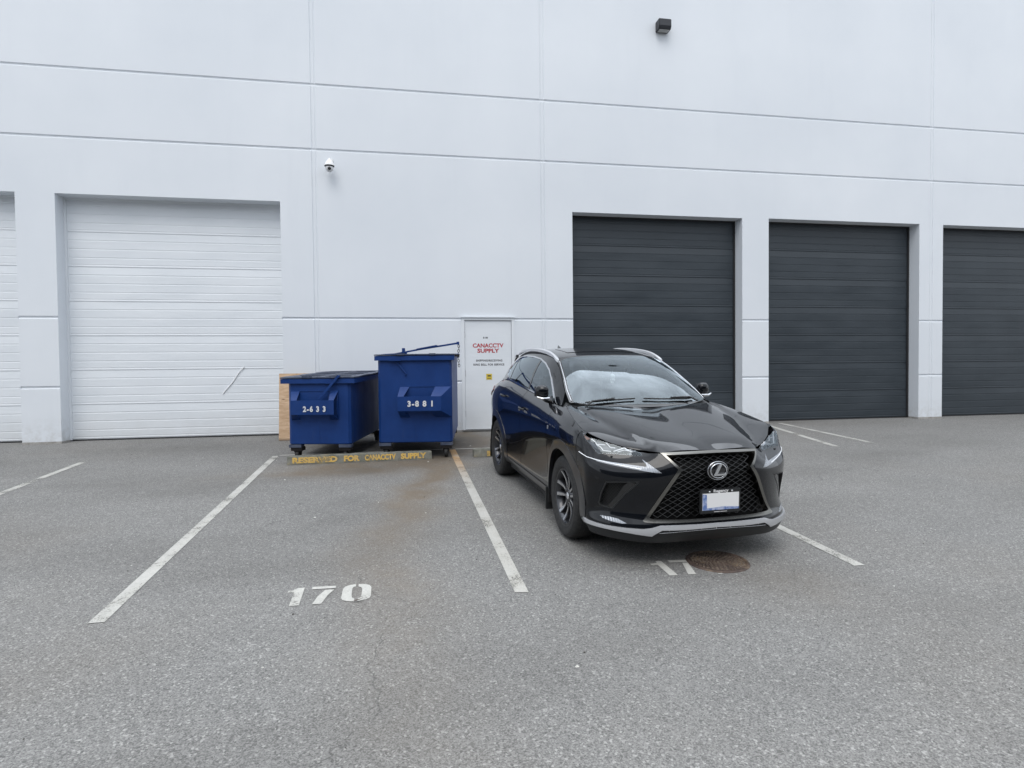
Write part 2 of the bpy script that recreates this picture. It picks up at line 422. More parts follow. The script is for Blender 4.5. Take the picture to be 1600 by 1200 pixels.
# front bumper: rows bottom -> top, columns centre -> wheel arch
BR = [
 (.19, [(.90,0),(.895,.2),(.885,.38),(.86,.52),(.78,.66),(.68,.765),(.56,.835),(.46,.865),(.37,.872)]),
 (.28, [(.955,0),(.95,.2),(.935,.38),(.90,.53),(.82,.67),(.71,.785),(.59,.862),(.48,.895),(.37,.908)]),
 (.36, [(.935,0),(.93,.2),(.91,.38),(.875,.52),(.79,.66),(.69,.77),(.57,.850),(.47,.890),(.37,.908)]),
 (.47, [(.935,0),(.93,.2),(.905,.38),(.865,.52),(.78,.66),(.68,.765),(.57,.850),(.47,.895),(.37,.912)]),
 (.58, [(.95,0),(.945,.2),(.92,.38),(.872,.52),(.785,.66),(.69,.775),(.58,.860),(.48,.902),(.37,.918)]),
 (.68, [(.965,0),(.96,.2),(.935,.38),(.878,.52),(.79,.66),(.695,.782),(.59,.868),(.48,.908),(.37,.920)]),
 (.76, [(.965,0),(.96,.2),(.925,.38),(.855,.52),(.76,.66),(.665,.785),(.575,.870),(.475,.908),(.37,.918)]),
 (.82, [(.945,0),(.94,.2),(.900,.37),(.805,.51),(.705,.65),(.62,.775),(.54,.860),(.465,.900),(.37,.912)])]
net = [[(x, y, z) for x, y in cols] for z, cols in BR]
net.append([(.925,0,.862),(.918,.19,.860),(.880,.37,.852),(.780,.505,.845),(.685,.635,.856),(.595,.745,.876),(.505,.828,.908),(.425,.872,.945),(.365,.892,.955)])
net.append([(.900,0,.888),(.893,.18,.885),(.855,.385,.871),(.757,.50,.862),(.665,.62,.888),(.56,.73,.925),(.47,.803,.958),(.41,.838,.980),(.37,.862,1.000)])
net = [list(map(lambda p: np.array(p, float), r_)) for r_ in net]
S_BUMP = Surf([list(c) for c in zip(*net)], sub=6)
# rear
RR = [(.22,-3.62),(.34,-3.68),(.48,-3.70),(.62,-3.69),(.74,-3.655),(.86,-3.60),(.98,-3.585),(1.08,-3.57),(1.14,-3.54),(1.24,-3.48),(1.36,-3.40),(1.46,-3.33),(1.52,-3.28)]
net = []
for z, xc in RR:
    if z < 1.0: ye = .745+.03*min(1, (z-.2)/.3)-max(0, z-.8)*.15; xe = -3.50
    else:
        f = (z-1.0)/.52; ye = .70-.21*f; xe = -3.46+.2*f
    net.append([(xc+(xe-xc)*f**3, ye*f, z) for f in (0, .3, .55, .75, .9, 1)])
S_REAR = Surf(net, sub=5)
C_SIDE = Cast([S_SIDE], 'xz'); C_GREEN = Cast([S_GREEN], 'xz'); C_WIND = Cast([S_WIND], 'xy'); C_ROOF = Cast([S_ROOF], 'xy'); C_HOOD = Cast([S_HOOD], 'xy'); C_BUMP = Cast([S_BUMP], 'cyl'); C_REAR = Cast([S_REAR], 'yz')
_c = Cast([S_SIDE], 'xz')
for j in range(S_BUMP.P.shape[1]):
    nu = S_BUMP.P.shape[0]
    for i in range(nu):
        x, y, z = S_BUMP.P[i, j]
        if x < .62 and y > .6:
            f = min(1, max(0, (.62-x)/.22)); f = f*f*(3-2*f); h, n = _c.at(min(x, .49), min(z, .985)); 
            S_BUMP.P[i, j, 1] += (h.y+.0-y)*f*(1.0 if x < .5 else .6)
du_ = np.gradient(S_BUMP.P, axis=0); dv_ = np.gradient(S_BUMP.P, axis=1); n_ = np.cross(du_, dv_); n_ /= np.linalg.norm(n_, axis=2, keepdims=True)+1e-12
if (n_*(S_BUMP.P-np.array([-1.3, 0, .7]))).sum() < 0: n_ = -n_
S_BUMP.N = n_; C_BUMP = Cast([S_BUMP], 'cyl')
CAR_Q = (2.30106, -6.46232, -1.510405); SLOPE = 0.042612
ca, sa = math.cos(CAR_Q[2]), math.sin(CAR_Q[2])
_x = Vector((ca, sa, -SLOPE)).normalized(); _y = Vector((-sa, ca, 0)); _z = _x.cross(_y).normalized()
CAR_M = Matrix(((_x.x, _y.x, _z.x, CAR_Q[0]), (_x.y, _y.y, _z.y, CAR_Q[1]), (_x.z, _y.z, _z.z, SLOPE*CAR_Q[1]), (0, 0, 0, 1)))
# ------------------------------------------------------------------ car materials
M_PAINT = mat('black_paint', (.006, .0068, .010), .25, 0, coat=1.0, spec=.08, coatr=.015)
_t = NT(M_PAINT); _v = _t.obj((1, 1, 1)); _n = _t.noise(_v, 900, 2); _t.col(_t.mix(_t.ramp(_n, .45, .8), (.0014, .0020, .0036), (.005, .0064, .010))); _t.b.inputs['Coat IOR'].default_value = 1.43
_d = _t.noise(_v, 2.2, 5, .6); _t.set(_t.b.inputs['Coat Roughness'], _t.ramp(_d, .35, .8, .008, .05))
M_GLOSSBLK = mat('gloss_black', (.008, .008, .009), .15, coat=.6)
M_SATIN = mat('black_plastic', (.016, .017, .018), .48)
_t = NT(M_SATIN); _n = _t.noise(_t.obj(), 260, 3); _t.bump(_n, .12, .002); _t.rough(_t.ramp(_n, .3, .7, .4, .56))
M_DEEP = mat('underbody_black', (.006, .006, .006), .8)
M_CHROME = mat('chrome', (.72, .73, .75), .08, 1.0)
M_NICKEL = mat('dark_nickel_trim', (.22, .215, .20), .24, 1.0)
M_SILVER = mat('silver_trim', (.66, .67, .69), .30, .75)
M_LIP = mat('lip_silver_paint', (.56, .57, .59), .3, .45, coat=.4)
M_RAIL = mat('roof_rail_satin', (.66, .67, .69), .28, .55)
M_TYRE = mat('tyre_rubber', (.018, .018, .019), .72)
_t = NT(M_TYRE); _n = _t.noise(_t.obj(), 40, 5, .6); _t.col(_t.mix(_t.ramp(_n, .4, .75), (.015, .0155, .0165), (.036, .035, .033))); _t.bump(_n, .15, .003)
M_RIMD = mat('wheel_dark_metal', (.045, .047, .052), .30, .7, coat=.4)
M_RIMF = mat('wheel_machined_face', (.52, .53, .55), .25, .9)
M_DISC = mat('brake_steel', (.22, .21, .20), .35, 1.0)
M_SEAT = mat('seat_leather', (.035, .035, .038), .5)
M_DASH = mat('dashboard_vinyl', (.030, .031, .034), .55)
M_LAMPIN = mat('lamp_housing', (.055, .060, .072), .28, .5)
M_LAMPDK = mat('lamp_dark', (.02, .021, .024), .2, .3)
M_REFL = mat('bright_reflector', (.93, .94, .96), .25, .35)
M_CLEAR = mat('clear_lamp_plastic', (.33, .35, .38), .16, .35, coat=.8)
_t = NT(M_CLEAR); _s = _t.sepxyz(_t.obj((1, 1, 1))); _w = _t.math('SINE', _t.math('MULTIPLY', _s[1], 420)); _t.bump(_w, .5, .004)
M_AMBER = mat('amber_reflector', (.34, .16, .10), .15, 0, coat=.6)
M_RED = mat('dark_red_lens', (.16, .008, .010), .08, 0, coat=1)
M_PLATE = mat('plate_white', (.80, .80, .80), .5)
M_PLBLUE = mat('plate_blue', (.16, .26, .50), .5)
_t = NT(M_PLBLUE); _t.col(_t.mix(_t.ramp(_t.noise(_t.obj(), 40, 4), .4, .65), (.10, .18, .42), (.45, .50, .66)))
M_WHITE = mat('white_ink', (.78, .78, .78), .6)
def glass(name, tint, trans, rough=.0, spec=1.0):
    m_ = bpy.data.materials.new(name); m_.use_nodes = True; t = m_.node_tree; t.nodes.clear()
    o = t.nodes.new('ShaderNodeOutputMaterial'); a = t.nodes.new('ShaderNodeBsdfTransparent'); b = t.nodes.new('ShaderNodeBsdfGlossy'); mx_ = t.nodes.new('ShaderNodeMixShader'); fr = t.nodes.new('ShaderNodeFresnel')
    a.inputs[0].default_value = (*[c*trans for c in tint], 1); b.inputs['Roughness'].default_value = rough; b.inputs['Color'].default_value = (.86, .95, 1, 1); fr.inputs[0].default_value = 1.52
    g_ = t.nodes.new('ShaderNodeMath'); g_.operation = 'MULTIPLY'; g_.inputs[1].default_value = spec; g_.use_clamp = True
    t.links.new(fr.outputs[0], g_.inputs[0]); t.links.new(g_.outputs[0], mx_.inputs[0]); t.links.new(a.outputs[0], mx_.inputs[1]); t.links.new(b.outputs[0], mx_.inputs[2]); t.links.new(mx_.outputs[0], o.inputs[0])
    return m_
M_WS = glass('windshield_glass', (.76, .84, .83), .74, 0, 2.1)
M_SGL = glass('side_glass', (.50, .58, .56), .75, 0, 1.6)
M_PRIV = glass('privacy_glass', (.16, .17, .19), .7, 0, 1.6)
M_LENS = glass('lamp_lens', (.93, .95, .97), .93, 0, 1.2)

# ------------------------------------------------------------------ car
car = empty('parked_car'); car.matrix_world = CAR_M
tag(car, 'glossy black SUV with a large mesh grille parked before the dark roller door', 'car')
def cylc(x, y, z=None): return (math.atan2(y, x-.05)*.85, z)
def arc(cx, cz, r, a0, a1, n=26): return [(cx+r*math.cos(R(a0+(a1-a0)*i/n)), cz+r*math.sin(R(a0+(a1-a0)*i/n))) for i in range(n+1)]
def mir(P): return [(-a, b) for a, b in reversed(P)]
def sym(P):
    """half outline given from the centre line round to the centre line"""
    return list(P)+mir([p for p in P if abs(p[0]) > 1e-6])
def tube_on(cast, pts, off, rad, n=6, side=1, mb=None, closed=False):
    q = []
    for u, v in pts:
        h, nn = cast.at(u, v); p = h+nn*off; q.append(Vector((p.x, p.y*side, p.z)))
    (mb if mb is not None else MB()).tube(q, rad, n, closed)
LENS = [(1.025, .992), (1.002, .981), (.956, .967), (.889, .948), (.799, .922), (.705, .897), (.626, .880), (.575, .868), (.549, .862), (.534, .841), (.57, .838), (.656, .840), (.74, .842), (.805, .841), (.838, .835), (.862, .851), (.901, .889), (.947, .930), (.995, .970)]
DRL = [(.905, .806), (.828, .797), (.749, .789), (.667, .783), (.584, .777), (.50, .772), (.505, .789), (.537, .818), (.478, .790), (.434, .762), (.393, .731), (.434, .730), (.527, .740), (.633, .753), (.741, .767), (.825, .781)]
VENT = [(.759, .636), (.684, .647), (.537, .660), (.561, .627), (.632, .551), (.687, .474), (.717, .431), (.749, .430), (.815, .440), (.822, .460), (.800, .542)]
BLADE = [(.555, .642), (.632, .548), (.717, .431), (.757, .440), (.686, .535), (.640, .618), (.61, .648)]
FOG = [(.805, .366), (.729, .368), (.672, .362), (.610, .336), (.64, .330), (.723, .337), (.78, .349)]
GOUT = [(0, .8835), (.12, .882), (.25, .878), (.409, .8705), (.352, .822), (.290, .758), (.335, .685), (.421, .53), (.512, .362), (.500, .3535), (.418, .3505), (.233, .3495), (0, .3505)]
GIN = [(0, .8665), (.12, .865), (.25, .8615), (.368, .856), (.322, .814), (.262, .757), (.308, .683), (.394, .53), (.474, .386), (.45, .3785), (.328, .374), (.129, .372), (0, .374)]
LIP = [(0, .3355), (.133, .334), (.329, .335), (.401, .335), (.451, .318), (.502, .307), (.63, .304), (.769, .303), (.884, .308), (.99, .318), (.99, .292), (.882, .286), (.72, .281), (.587, .274), (.455, .262), (.43, .282), (.392, .304), (.235, .303), (0, .308)]
top = []
for x, y, z in [(.905, 0, .886), (.893, .18, .885), (.855, .385, .871), (.757, .50, .862), (.665, .62, .888), (.56, .73, .925), (.47, .803, .958), (.41, .838, .980), (.373, .860, .998)]: top.append((math.atan2(y, x-.05)*.85, z))
arcb = [(math.atan2(.905, .44*math.cos(R(a))-.05)*.85, .36+.44*math.sin(R(a))) for a in (-15, -8, 0, 8, 16, 24, 31.5)]
BOUT = [(0, .205), (.3, .205), (.6, .205), (.85, .215), (.93, .235)]+arcb+[(1.0475, .70), (1.0475, .80), (1.046, .88), (1.043, .95)]+top[::-1][:-1]+[(0, .886)]
BOUT = [p for p in BOUT]
nonc = BOUT[::-1]   # from the centre top round to the centre bottom
outer = sym(nonc)
lens_h = [(a, b) for a, b in offset_poly(LENS, -.003)]
bump = piece('front_bumper', C_BUMP, outer, M_PAINT, car, holes=[sym(GOUT[:1]+[(a-.006, b) for a, b in GOUT[1:-1]]+GOUT[-1:]), lens_h, mir(lens_h), offset_poly(VENT, -.002), mir(offset_poly(VENT, -.002)), DRL, mir(DRL), FOG, mir(FOG)], res=.028, rim=.016)
# grille
gr = piece('grille', C_BUMP, sym(GIN), M_DEEP, car, res=.05, off=-.085, rim=0)
fr_ = piece('frame', C_BUMP, sym(GOUT), M_NICKEL, gr, holes=[sym(GIN)], res=.02, off=.007, rim=.05)
mb = MB(); GP = sym([(a+.004 if a > 0 else 0, b) for a, b in GIN]); du, dv = .0345, .0215; v0 = .355; k = 0
while v0 < .90:
    seg = []; u = -.56; ph = 0
    for i in range(-17, 18):
        u = i*du; v = v0+(.0105 if (i+k) % 2 else -.0105)*(1.0)
        if inpoly(GP, u, v):
            h, nn = C_BUMP.at(u, v); seg.append(h-nn*.030)
        else:
            if len(seg) > 1: mb.tube(seg, .0027, 5)
            seg = []
    if len(seg) > 1: mb.tube(seg, .0027, 5)
    # short upright links join the rows
    v0 += dv; k += 1
M_MESH = mat('grille_gloss_black', (.012, .012, .013), .22, 0, coat=.8)
mb.build('mesh', M_MESH, gr)
# second, deeper layer gives the blades of the mesh their depth
mb = MB(); v0 = .355; k = 0
while v0 < .90:
    seg = []
    for i in range(-17, 18):
        u = i*du; v = v0+(.0105 if (i+k) % 2 else -.0105)
        if inpoly(GP, u, v):
            h, nn = C_BUMP.at(u, v); seg.append((h-nn*.032, h-nn*.052))
        else:
            if len(seg) > 1:
                n_ = len(seg); mb.add([p[0] for p in seg]+[p[1] for p in seg], [(j, j+1, j+1+n_, j+n_) for j in range(n_-1)])
            seg = []
    if len(seg) > 1:
        n_ = len(seg); mb.add([p[0] for p in seg]+[p[1] for p in seg], [(j, j+1, j+1+n_, j+n_) for j in range(n_-1)])
    v0 += dv; k += 1
mb.build('mesh_blade', M_MESH, gr)
# emblem: disc, oval ring and slanted L
ex, ez = .972, .742
def EP(dy, dz, dx=0): return Vector((ex+dx-.10*dy*dy, -dy if False else dy, ez+dz))
pts = [(.083*math.cos(a), .068*math.sin(a)) for a in np.linspace(0, 2*math.pi, 49)[:-1]]
mb = MB(); n_ = len(pts)
mb.add([EP(a, b, -.004) for a, b in pts]+[EP(a, b, -.05) for a, b in pts]+[EP(a*.85, b*.85, .004) for a, b in pts]+[EP(0, 0, .006)], [(i, (i+1) % n_, (i+1) % n_+n_, i+n_) for i in range(n_)]+[(i, (i+1) % n_, (i+1) % n_+2*n_, i+2*n_) for i in range(n_)]+[(2*n_+i, 2*n_+(i+1) % n_, 3*n_) for i in range(n_)], True)
emb = mb.build('emblem', M_GLOSSBLK, gr)
mb = MB(); mb.tube([EP(a*.80, b*.80, .008) for a, b in pts], .0042, 8, True); mb.tube([EP(a*1.02, b*1.02, -.002) for a, b in pts], .0028, 6, True)
LL = [(.004, .053), (.028, .055), (-.012, -.022), (.062, -.020), (.060, -.034), (-.040, -.037), (-.042, -.026)]
n_ = len(LL)
mb.add([EP(a, b, .017) for a, b in LL]+[EP(a, b, .004) for a, b in LL], [(0, 1, 2), (0, 2, 6), (2, 3, 4), (2, 4, 5), (2, 5, 6)]+[(i, (i+1) % n_, (i+1) % n_+n_, i+n_) for i in range(n_)])
mb.build('letter', M_CHROME, emb, bevel=0)
# number plate
pl = MB().box(.966, .984, -.152, .192, .418, .604, bev=.006).build('number_plate', M_SATIN, car)
MB().box(.9845, .987, -.134, .174, .446, .574).build('plate_face', M_PLATE, pl)
mb = MB(); mb.add([(.9876, -.134, .446), (.9876, .174, .446), (.9876, .174, .462), (.9876, .05, .470), (.9876, -.095, .462), (.9876, -.100, .565), (.9876, -.134, .570)], [(0, 1, 2, 3, 4), (0, 4, 5, 6)]); mb.build('plate_band', M_PLBLUE, pl)
def text_obj(name, body, size, M_, material, parent=None, offset=.0, ext=.0008, sx=1.0, spacing=1.0, shear=0.0, align='CENTER', jitter=None):
    cu_ = bpy.data.curves.new('txt', 'FONT'); cu_.body = body; cu_.size = size; cu_.offset = offset; cu_.extrude = ext; cu_.align_x = align; cu_.align_y = 'BOTTOM_BASELINE'; cu_.space_character = spacing; cu_.shear = shear
    cu_.resolution_u = 4
    o = bpy.data.objects.new('txt', cu_); COL.objects.link(o); dg = bpy.context.evaluated_depsgraph_get(); me = bpy.data.meshes.new_from_object(o.evaluated_get(dg)); bpy.data.objects.remove(o); bpy.data.curves.remove(cu_)
    me.name = name; me.transform(M_ @ Matrix.Diagonal((sx, 1, 1, 1))); me.materials.clear(); ob = link(name, me, material, parent); return ob
def frame_m(o, ex_, ez_):
    """text plane: ex_ writing direction, ez_ up"""
    ex_ = Vector(ex_).normalized(); ez_ = Vector(ez_).normalized(); n_ = ex_.cross(ez_)
    return Matrix(((ex_.x, ez_.x, n_.x, o[0]), (ex_.y, ez_.y, n_.y, o[1]), (ex_.z, ez_.z, n_.z, o[2]), (0, 0, 0, 1)))
text_obj('lettering', 'Regency', .030, frame_m((.9845, .02, .5805), (0, 1, 0), (0, 0, 1)), M_WHITE, pl, sx=1.25, offset=.0006)
MB().box(.9842, .9856, -.035, .075, .430, .433).build('small_print', M_WHITE, pl)
for yy in (-.075, .115):
    MB().lathe([(0, .003), (.006, .003), (.007, 0)], 12, M=Matrix.Translation((.9845, yy, .586))@Matrix.Rotation(R(90), 4, 'Y')).build('screw', M_SILVER, pl)
# lower trim
lip = piece('lip_trim', C_BUMP, sym(LIP), M_LIP, car, res=.012, off=.008, rim=.032, bulge=lambda u, v: .013*min(1, max(0, ((.336 if abs(u) < .43 else .318)-v)/.034)))
low = piece('lower_valance', C_BUMP, sym([(0, .306), (.235, .300), (.392, .300), (.44, .262), (.60, .266), (.88, .280), (.97, .29), (.965, .245), (.88, .212), (.5, .198), (0, .198)]), M_SATIN, car, res=.03, off=.006, rim=.03)
mb = MB(); tube_on(C_BUMP, [(u*.41/10, .282+.012*(1-(abs(u)/10)**2)) for u in range(-10, 11)], .012, .0022, mb=mb)
for i in range(-3, 4):
    h, nn = C_BUMP.at(i*.115, .300); mb.box(h.x+.004, h.x+.013, h.y-.004, h.y+.004, h.z-.004, h.z+.004)
mb.build('trim_line', M_CHROME, low)
# lamps, vents, fender, doors on both sides
M_ARCHM = mat('arch_flare', (.014, .015, .018), .30, 0, coat=.55)
NT(M_ARCHM)
C_SB = Cast([S_SIDE, S_BUMP], 'xz')
DLOP = [(-2.36, 1.236), (-2.56, 1.258), (-2.74, 1.300), (-2.83, 1.350), (-2.80, 1.405), (-2.72, 1.460), (-2.58, 1.508), (-2.40, 1.534), (-2.224, 1.544), (-1.892, 1.543), (-1.578, 1.524), (-1.326, 1.482), (-1.126, 1.422), (-.974, 1.350), (-.793, 1.249), (-.655, 1.172), (-.575, 1.133), (-.66, 1.133), (-.90, 1.149), (-1.2, 1.168), (-1.5, 1.187), (-1.85, 1.209), (-2.15, 1.227)]
for s in (-1, 1):
    # headlight
    hl = piece('headlight', C_BUMP, offset_poly(LENS, .001), M_LENS, car, side=s, res=.018, off=.001, rim=.004)
    dk = piece('housing', C_BUMP, offset_poly(LENS, -.004), M_LAMPDK, hl, side=s, res=.03, off=-.045, rim=0)
    rw = piece('surround', C_BUMP, offset_poly(LENS, -.002), M_GLOSSBLK, hl, side=s, holes=[offset_poly(LENS, .004)], res=.02, off=-.002, rim=.045)
    up = piece('reflector', C_BUMP, [(.985, .965), (.889, .940), (.80, .915), (.705, .890), (.60, .868), (.66, .874), (.73, .880), (.80, .873), (.83, .862), (.90, .898)], M_LAMPIN, hl, side=s, res=.03, off=-.026, rim=.008)
    mb = MB()
    for P_, rr in (([(.919, .943), (.887, .922), (.873, .904), (.843, .889), (.817, .863), (.765, .861)], .0042), ([(.877, .905), (.845, .907), (.817, .906)], .003), ([(.818, .922), (.802, .91), (.779, .89), (.743, .888)], .0036), ([(.748, .862), (.681, .889), (.635, .882), (.593, .869)], .0045), ([(.718, .860), (.673, .877), (.609, .866)], .003)):
        tube_on(C_BUMP, dens(P_, .012, False), -.007, rr*1.25, 6, s, mb)
    mb.build('light_guide', M_REFL, hl)
    for u, v in ((.80, .868), (.71, .868), (.63, .862)):
        h, nn = C_BUMP.at(u, v); p = h-nn*.038; p.y *= s
        pj = MB().lathe([(.0, .016), (.009, .014), (.015, .008), (.017, 0), (.019, .0), (.020, .004), (.021, -.01)], 20, M=Matrix.Translation(p)@Matrix.Rotation(R(90), 4, 'Y')).build('projector', M_CLEAR if u < .75 else M_LAMPIN, hl)
    piece('side_reflector', C_BUMP, [(1.022, .990), (.985, .970), (.945, .955), (.925, .945), (.945, .934), (.985, .964)], M_AMBER, hl, side=s, res=.02, off=-.006, rim=.004)
    h, nn = C_BUMP.at(.749, .824); MB().box(h.x-.008, h.x+.010, s*h.y-.008, s*h.y+.008, h.z-.007, h.z+.006, bev=.003).build('washer_cover', M_SATIN, bump)
    drl = piece('running_light', C_BUMP, offset_poly(DRL, .0015), M_CLEAR, car, side=s, res=.012, off=.001, rim=.01)
    mb = MB(); tube_on(C_BUMP, [(1.0, .833), (.96, .822), (.91, .806), (.828, .790), (.741, .776), (.633, .762), (.53, .750)], .003, .0035, 6, s, mb); mb.build('edge_strip', M_REFL, drl)
    vt = piece('bumper_vent', C_BUMP, offset_poly(VENT, -.004), M_DEEP, car, side=s, res=.03, off=-.05, rim=0)
    piece('surround', C_BUMP, offset_poly(VENT, -.001), M_SATIN, vt, holes=[offset_poly(VENT, .008)], side=s, res=.02, off=.001, rim=.05)
    piece('blade', C_BUMP, BLADE, M_GLOSSBLK, vt, side=s, res=.02, off=-.004, rim=.03)
    mb = MB(); vv = .43; k = 0
    while vv < .66:
        seg = []
        for i in range(30):
            u = .53+i*.0105; v = vv+(.006 if (i+k) % 2 else -.006)
            if inpoly(VENT, u, v):
                h, nn = C_BUMP.at(u, v); p = h-nn*.026; seg.append(Vector((p.x, p.y*s, p.z)))
            else:
                if len(seg) > 1: mb.tube(seg, .0016, 4)
                seg = []
        vv += .0125; k += 1
    mb.build('mesh', M_MESH, vt)
    fg = piece('fog_lamp', C_BUMP, offset_poly(FOG, .001), M_CLEAR, car, side=s, res=.012, off=.002, rim=.01)
    # fender
    archf = arc(0, .36, .44, 195, 33, 30)
    FEN = [(.370, .60), (.369, .80), (.368, .93), (.369, 1.004), (.23, 1.028), (.08, 1.056), (-.10, 1.090), (-.28, 1.116), (-.37, 1.128), (-.444, 1.122), (-.462, 1.04), (-.484, .95), (-.503, .82), (-.506, .5), (-.506, .25)]+archf
    fe = piece('front_fender', C_SIDE, FEN, M_PAINT, car, side=s, gap=.0012, res=.035, rim=.014)
    he = S_HOOD.P[:, -1]; he = he[he[:, 0] < .44]; se = S_SIDE.P[:, -1]; se = se[se[:, 0] > -.46][::-1]; hs = np.linspace(-.36, .43, 30)
    A_ = [np.array([np.interp(x, np.sort(he[:, 0]), he[np.argsort(he[:, 0]), k]) for k in (0, 1, 2)]) for x in hs]; B_ = [np.array([np.interp(x, se[:, 0], se[:, k]) for k in (0, 1, 2)]) for x in hs]
    s5 = S_SIDE.P[:, -5]; s5 = s5[s5[:, 0] > -.46][::-1]; C_ = [np.array([np.interp(x, s5[:, 0], s5[:, k]) for k in (0, 1, 2)]) for x in hs]
    q = [(a[0], s*(a[1]-.03), a[2]-.002) for a in A_]+[(a[0], s*a[1], a[2]-.0035) for a in A_]+[(b[0], s*max(b[1], a[1]), b[2]-.0035) for a, b in zip(A_, B_)]+[(c[0], s*(c[1]-.006), c[2]-.004) for c in C_]; n_ = len(hs)
    MB().add(q, [(r_*n_+i, r_*n_+i+1, (r_+1)*n_+i+1, (r_+1)*n_+i) for r_ in range(3) for i in range(n_-1)], True).build('edge_fold', M_PAINT, fe)
    # "F" badge
    h, nn = C_SIDE.at(-.435, .915); MB().box(-.450, -.422, s*h.y-.003, s*h.y+.003, .899, .931, M=None).build('badge', M_SILVER, fe)
    FD = [(-.509, .33), (-.509, .82), (-.488, .95), (-.466, 1.04), (-.448, 1.120), (-.65, 1.128), (-.9, 1.145), (-1.2, 1.164), (-1.495, 1.182), (-1.515, 1.0), (-1.525, .8), (-1.53, .5), (-1.53, .33)]
    fd = piece('front_door', C_SIDE, FD, M_PAINT, car, side=s, gap=.0022, res=.04, rim=.014)
    RD = [(-1.533, .33), (-1.533, .5), (-1.528, .8), (-1.518, 1.0), (-1.498, 1.182), (-1.85, 1.206), (-2.15, 1.224), (-2.385, 1.236), (-2.43, 1.15), (-2.45, 1.05), (-2.42, .95), (-2.34, .86), (-2.235, .76), (-2.165, .62), (-2.14, .48), (-2.135, .33)]
    rd = piece('rear_door', C_SIDE, RD, M_PAINT, car, side=s, gap=.0022, res=.04, rim=.014)
    for dr_, hx, hz in ((fd, -1.40, .985), (rd, -2.24, 1.055)):
        mb = MB(); q = []
        for i in range(9):
            f = i/8; h, nn = C_SIDE.at(hx+.085-.17*f, hz+.010*f); p = h+nn*(.010+.030*math.sin(math.pi*f)**.5); q.append(Vector((p.x, p.y*s, p.z)))
        mb.tube(q, [.008+.006*math.sin(math.pi*i/8) for i in range(9)], 10); mb.build('handle', M_PAINT, dr_)
    QP = [(-2.388, 1.236), (-2.65, 1.239), (-2.9, 1.229), (-3.12, 1.209), (-3.3, 1.179), (-3.44, 1.14), (-3.54, 1.10), (-3.56, .9), (-3.56, .24), (-3.08, .24)]+arc(-2.66, .36, .425, 190, -10, 34)+[(-2.132, .33), (-2.132, .48), (-2.162, .62), (-2.232, .762), (-2.337, .863), (-2.417, .952), (-2.447, 1.05), (-2.427, 1.15)]
    qp = piece('rear_quarter', C_SIDE, QP, M_PAINT, car, side=s, gap=.0, res=.04, rim=.014)
    rk = piece('rocker_panel', C_SIDE, [(-.46, .205), (-.46, .322), (-2.20, .322), (-2.20, .205)], M_ARCHM, car, side=s, res=.05, off=.004, rim=.05)
    # wheel arch flares and liners
    for cx, a0, a1, r0, r1 in ((0, 200, -14, .424, .505), (-2.66, 196, -14, .412, .49)):
        ring_o = [(cx+r1*1.0*math.cos(R(a0+(a1-a0)*i/36)), .36+(r1)*math.sin(R(a0+(a1-a0)*i/36))) for i in range(37)]
        ring_i = [(cx+r0*math.cos(R(a0+(a1-a0)*i/36)), .36+r0*math.sin(R(a0+(a1-a0)*i/36))) for i in range(37)]
        piece('arch_flare', C_SB, ring_o+ring_i[::-1], M_ARCHM, car, side=s, res=.022, off=.004, rim=.035, bulge=lambda u, v, cx=cx, r0=r0, r1=r1: .014*max(0, 1-((math.hypot(u-cx, v-.36)-r0)/(r1-r0)))**.8)
        mb = MB(); mb.lathe([(r0+.012, .90), (r0+.012, .60), (r0-.05, .56), (.0, .56)], 40, M=Matrix.Translation((cx, 0, .36))@Matrix.Rotation(R(90 if s < 0 else -90), 4, 'X'), a0=R(0) if s < 0 else R(180), a1=R(180) if s < 0 else R(360))
        mb.box(cx-.44, cx-.43, min(s*.60, s*.9), max(s*.60, s*.9), .20, .40)
        mb.build('wheel_liner', M_DEEP, car)
    mb = MB(); mb.box(-.492, -.462, min(s*.72, s*.915), max(s*.72, s*.915), .125, .34, bev=.006); mb.build('mud_flap', M_SATIN, car)
    mb = MB(); mb.box(-3.12, -3.095, min(s*.72, s*.90), max(s*.72, s*.90), .16, .34, bev=.006); mb.build('mud_flap', M_SATIN, car)
    # glasshouse
    go = GB[:]; P_ = [(-.43, 1.118)]+[(b[0], b[2]+.003) for b in GB[1:]]+[(t[0], t[2]-.004) for t in reversed(GT[1:])]
    ro = piece('window_frame', C_GREEN, P_, M_PAINT, car, holes=[DLOP], side=s, res=.03, rim=.012)
    piece('chrome_surround', C_GREEN, offset_poly(DLOP, -.004), M_CHROME, ro, holes=[offset_poly(DLOP, .009)], side=s, res=.02, off=.005, rim=.012)
    BPL = [(-1.560, 1.60), (-1.520, 1.35), (-1.50, 1.15)]; BPR = [(-1.66, 1.60), (-1.60, 1.35), (-1.57, 1.15)]
    def clip(P, test): return [p for p in dens(P, .02) if test(p)]
    bx = lambda z: np.interp(z, [1.15, 1.35, 1.6], [-1.50, -1.525, -1.585])
    cx_ = lambda z: np.interp(z, [1.2, 1.35, 1.52], [-2.44, -2.49, -2.56])
    IN = offset_poly(DLOP, .008)
    fgp = clip(IN, lambda p: p[0] > bx(p[1])+.018); rgp = clip(IN, lambda p: p[0] < bx(p[1])-.020 and p[0] > cx_(p[1])+.01); qgp = clip(IN, lambda p: p[0] < cx_(p[1])-.010)
    piece('front_window', C_GREEN, fgp, M_SGL, ro, side=s, res=.04, off=-.004, rim=.003)
    piece('rear_window', C_GREEN, rgp, M_PRIV, ro, side=s, res=.04, off=-.004, rim=.003)
    piece('quarter_window', C_GREEN, qgp, M_PRIV, ro, side=s, res=.04, off=-.004, rim=.003)
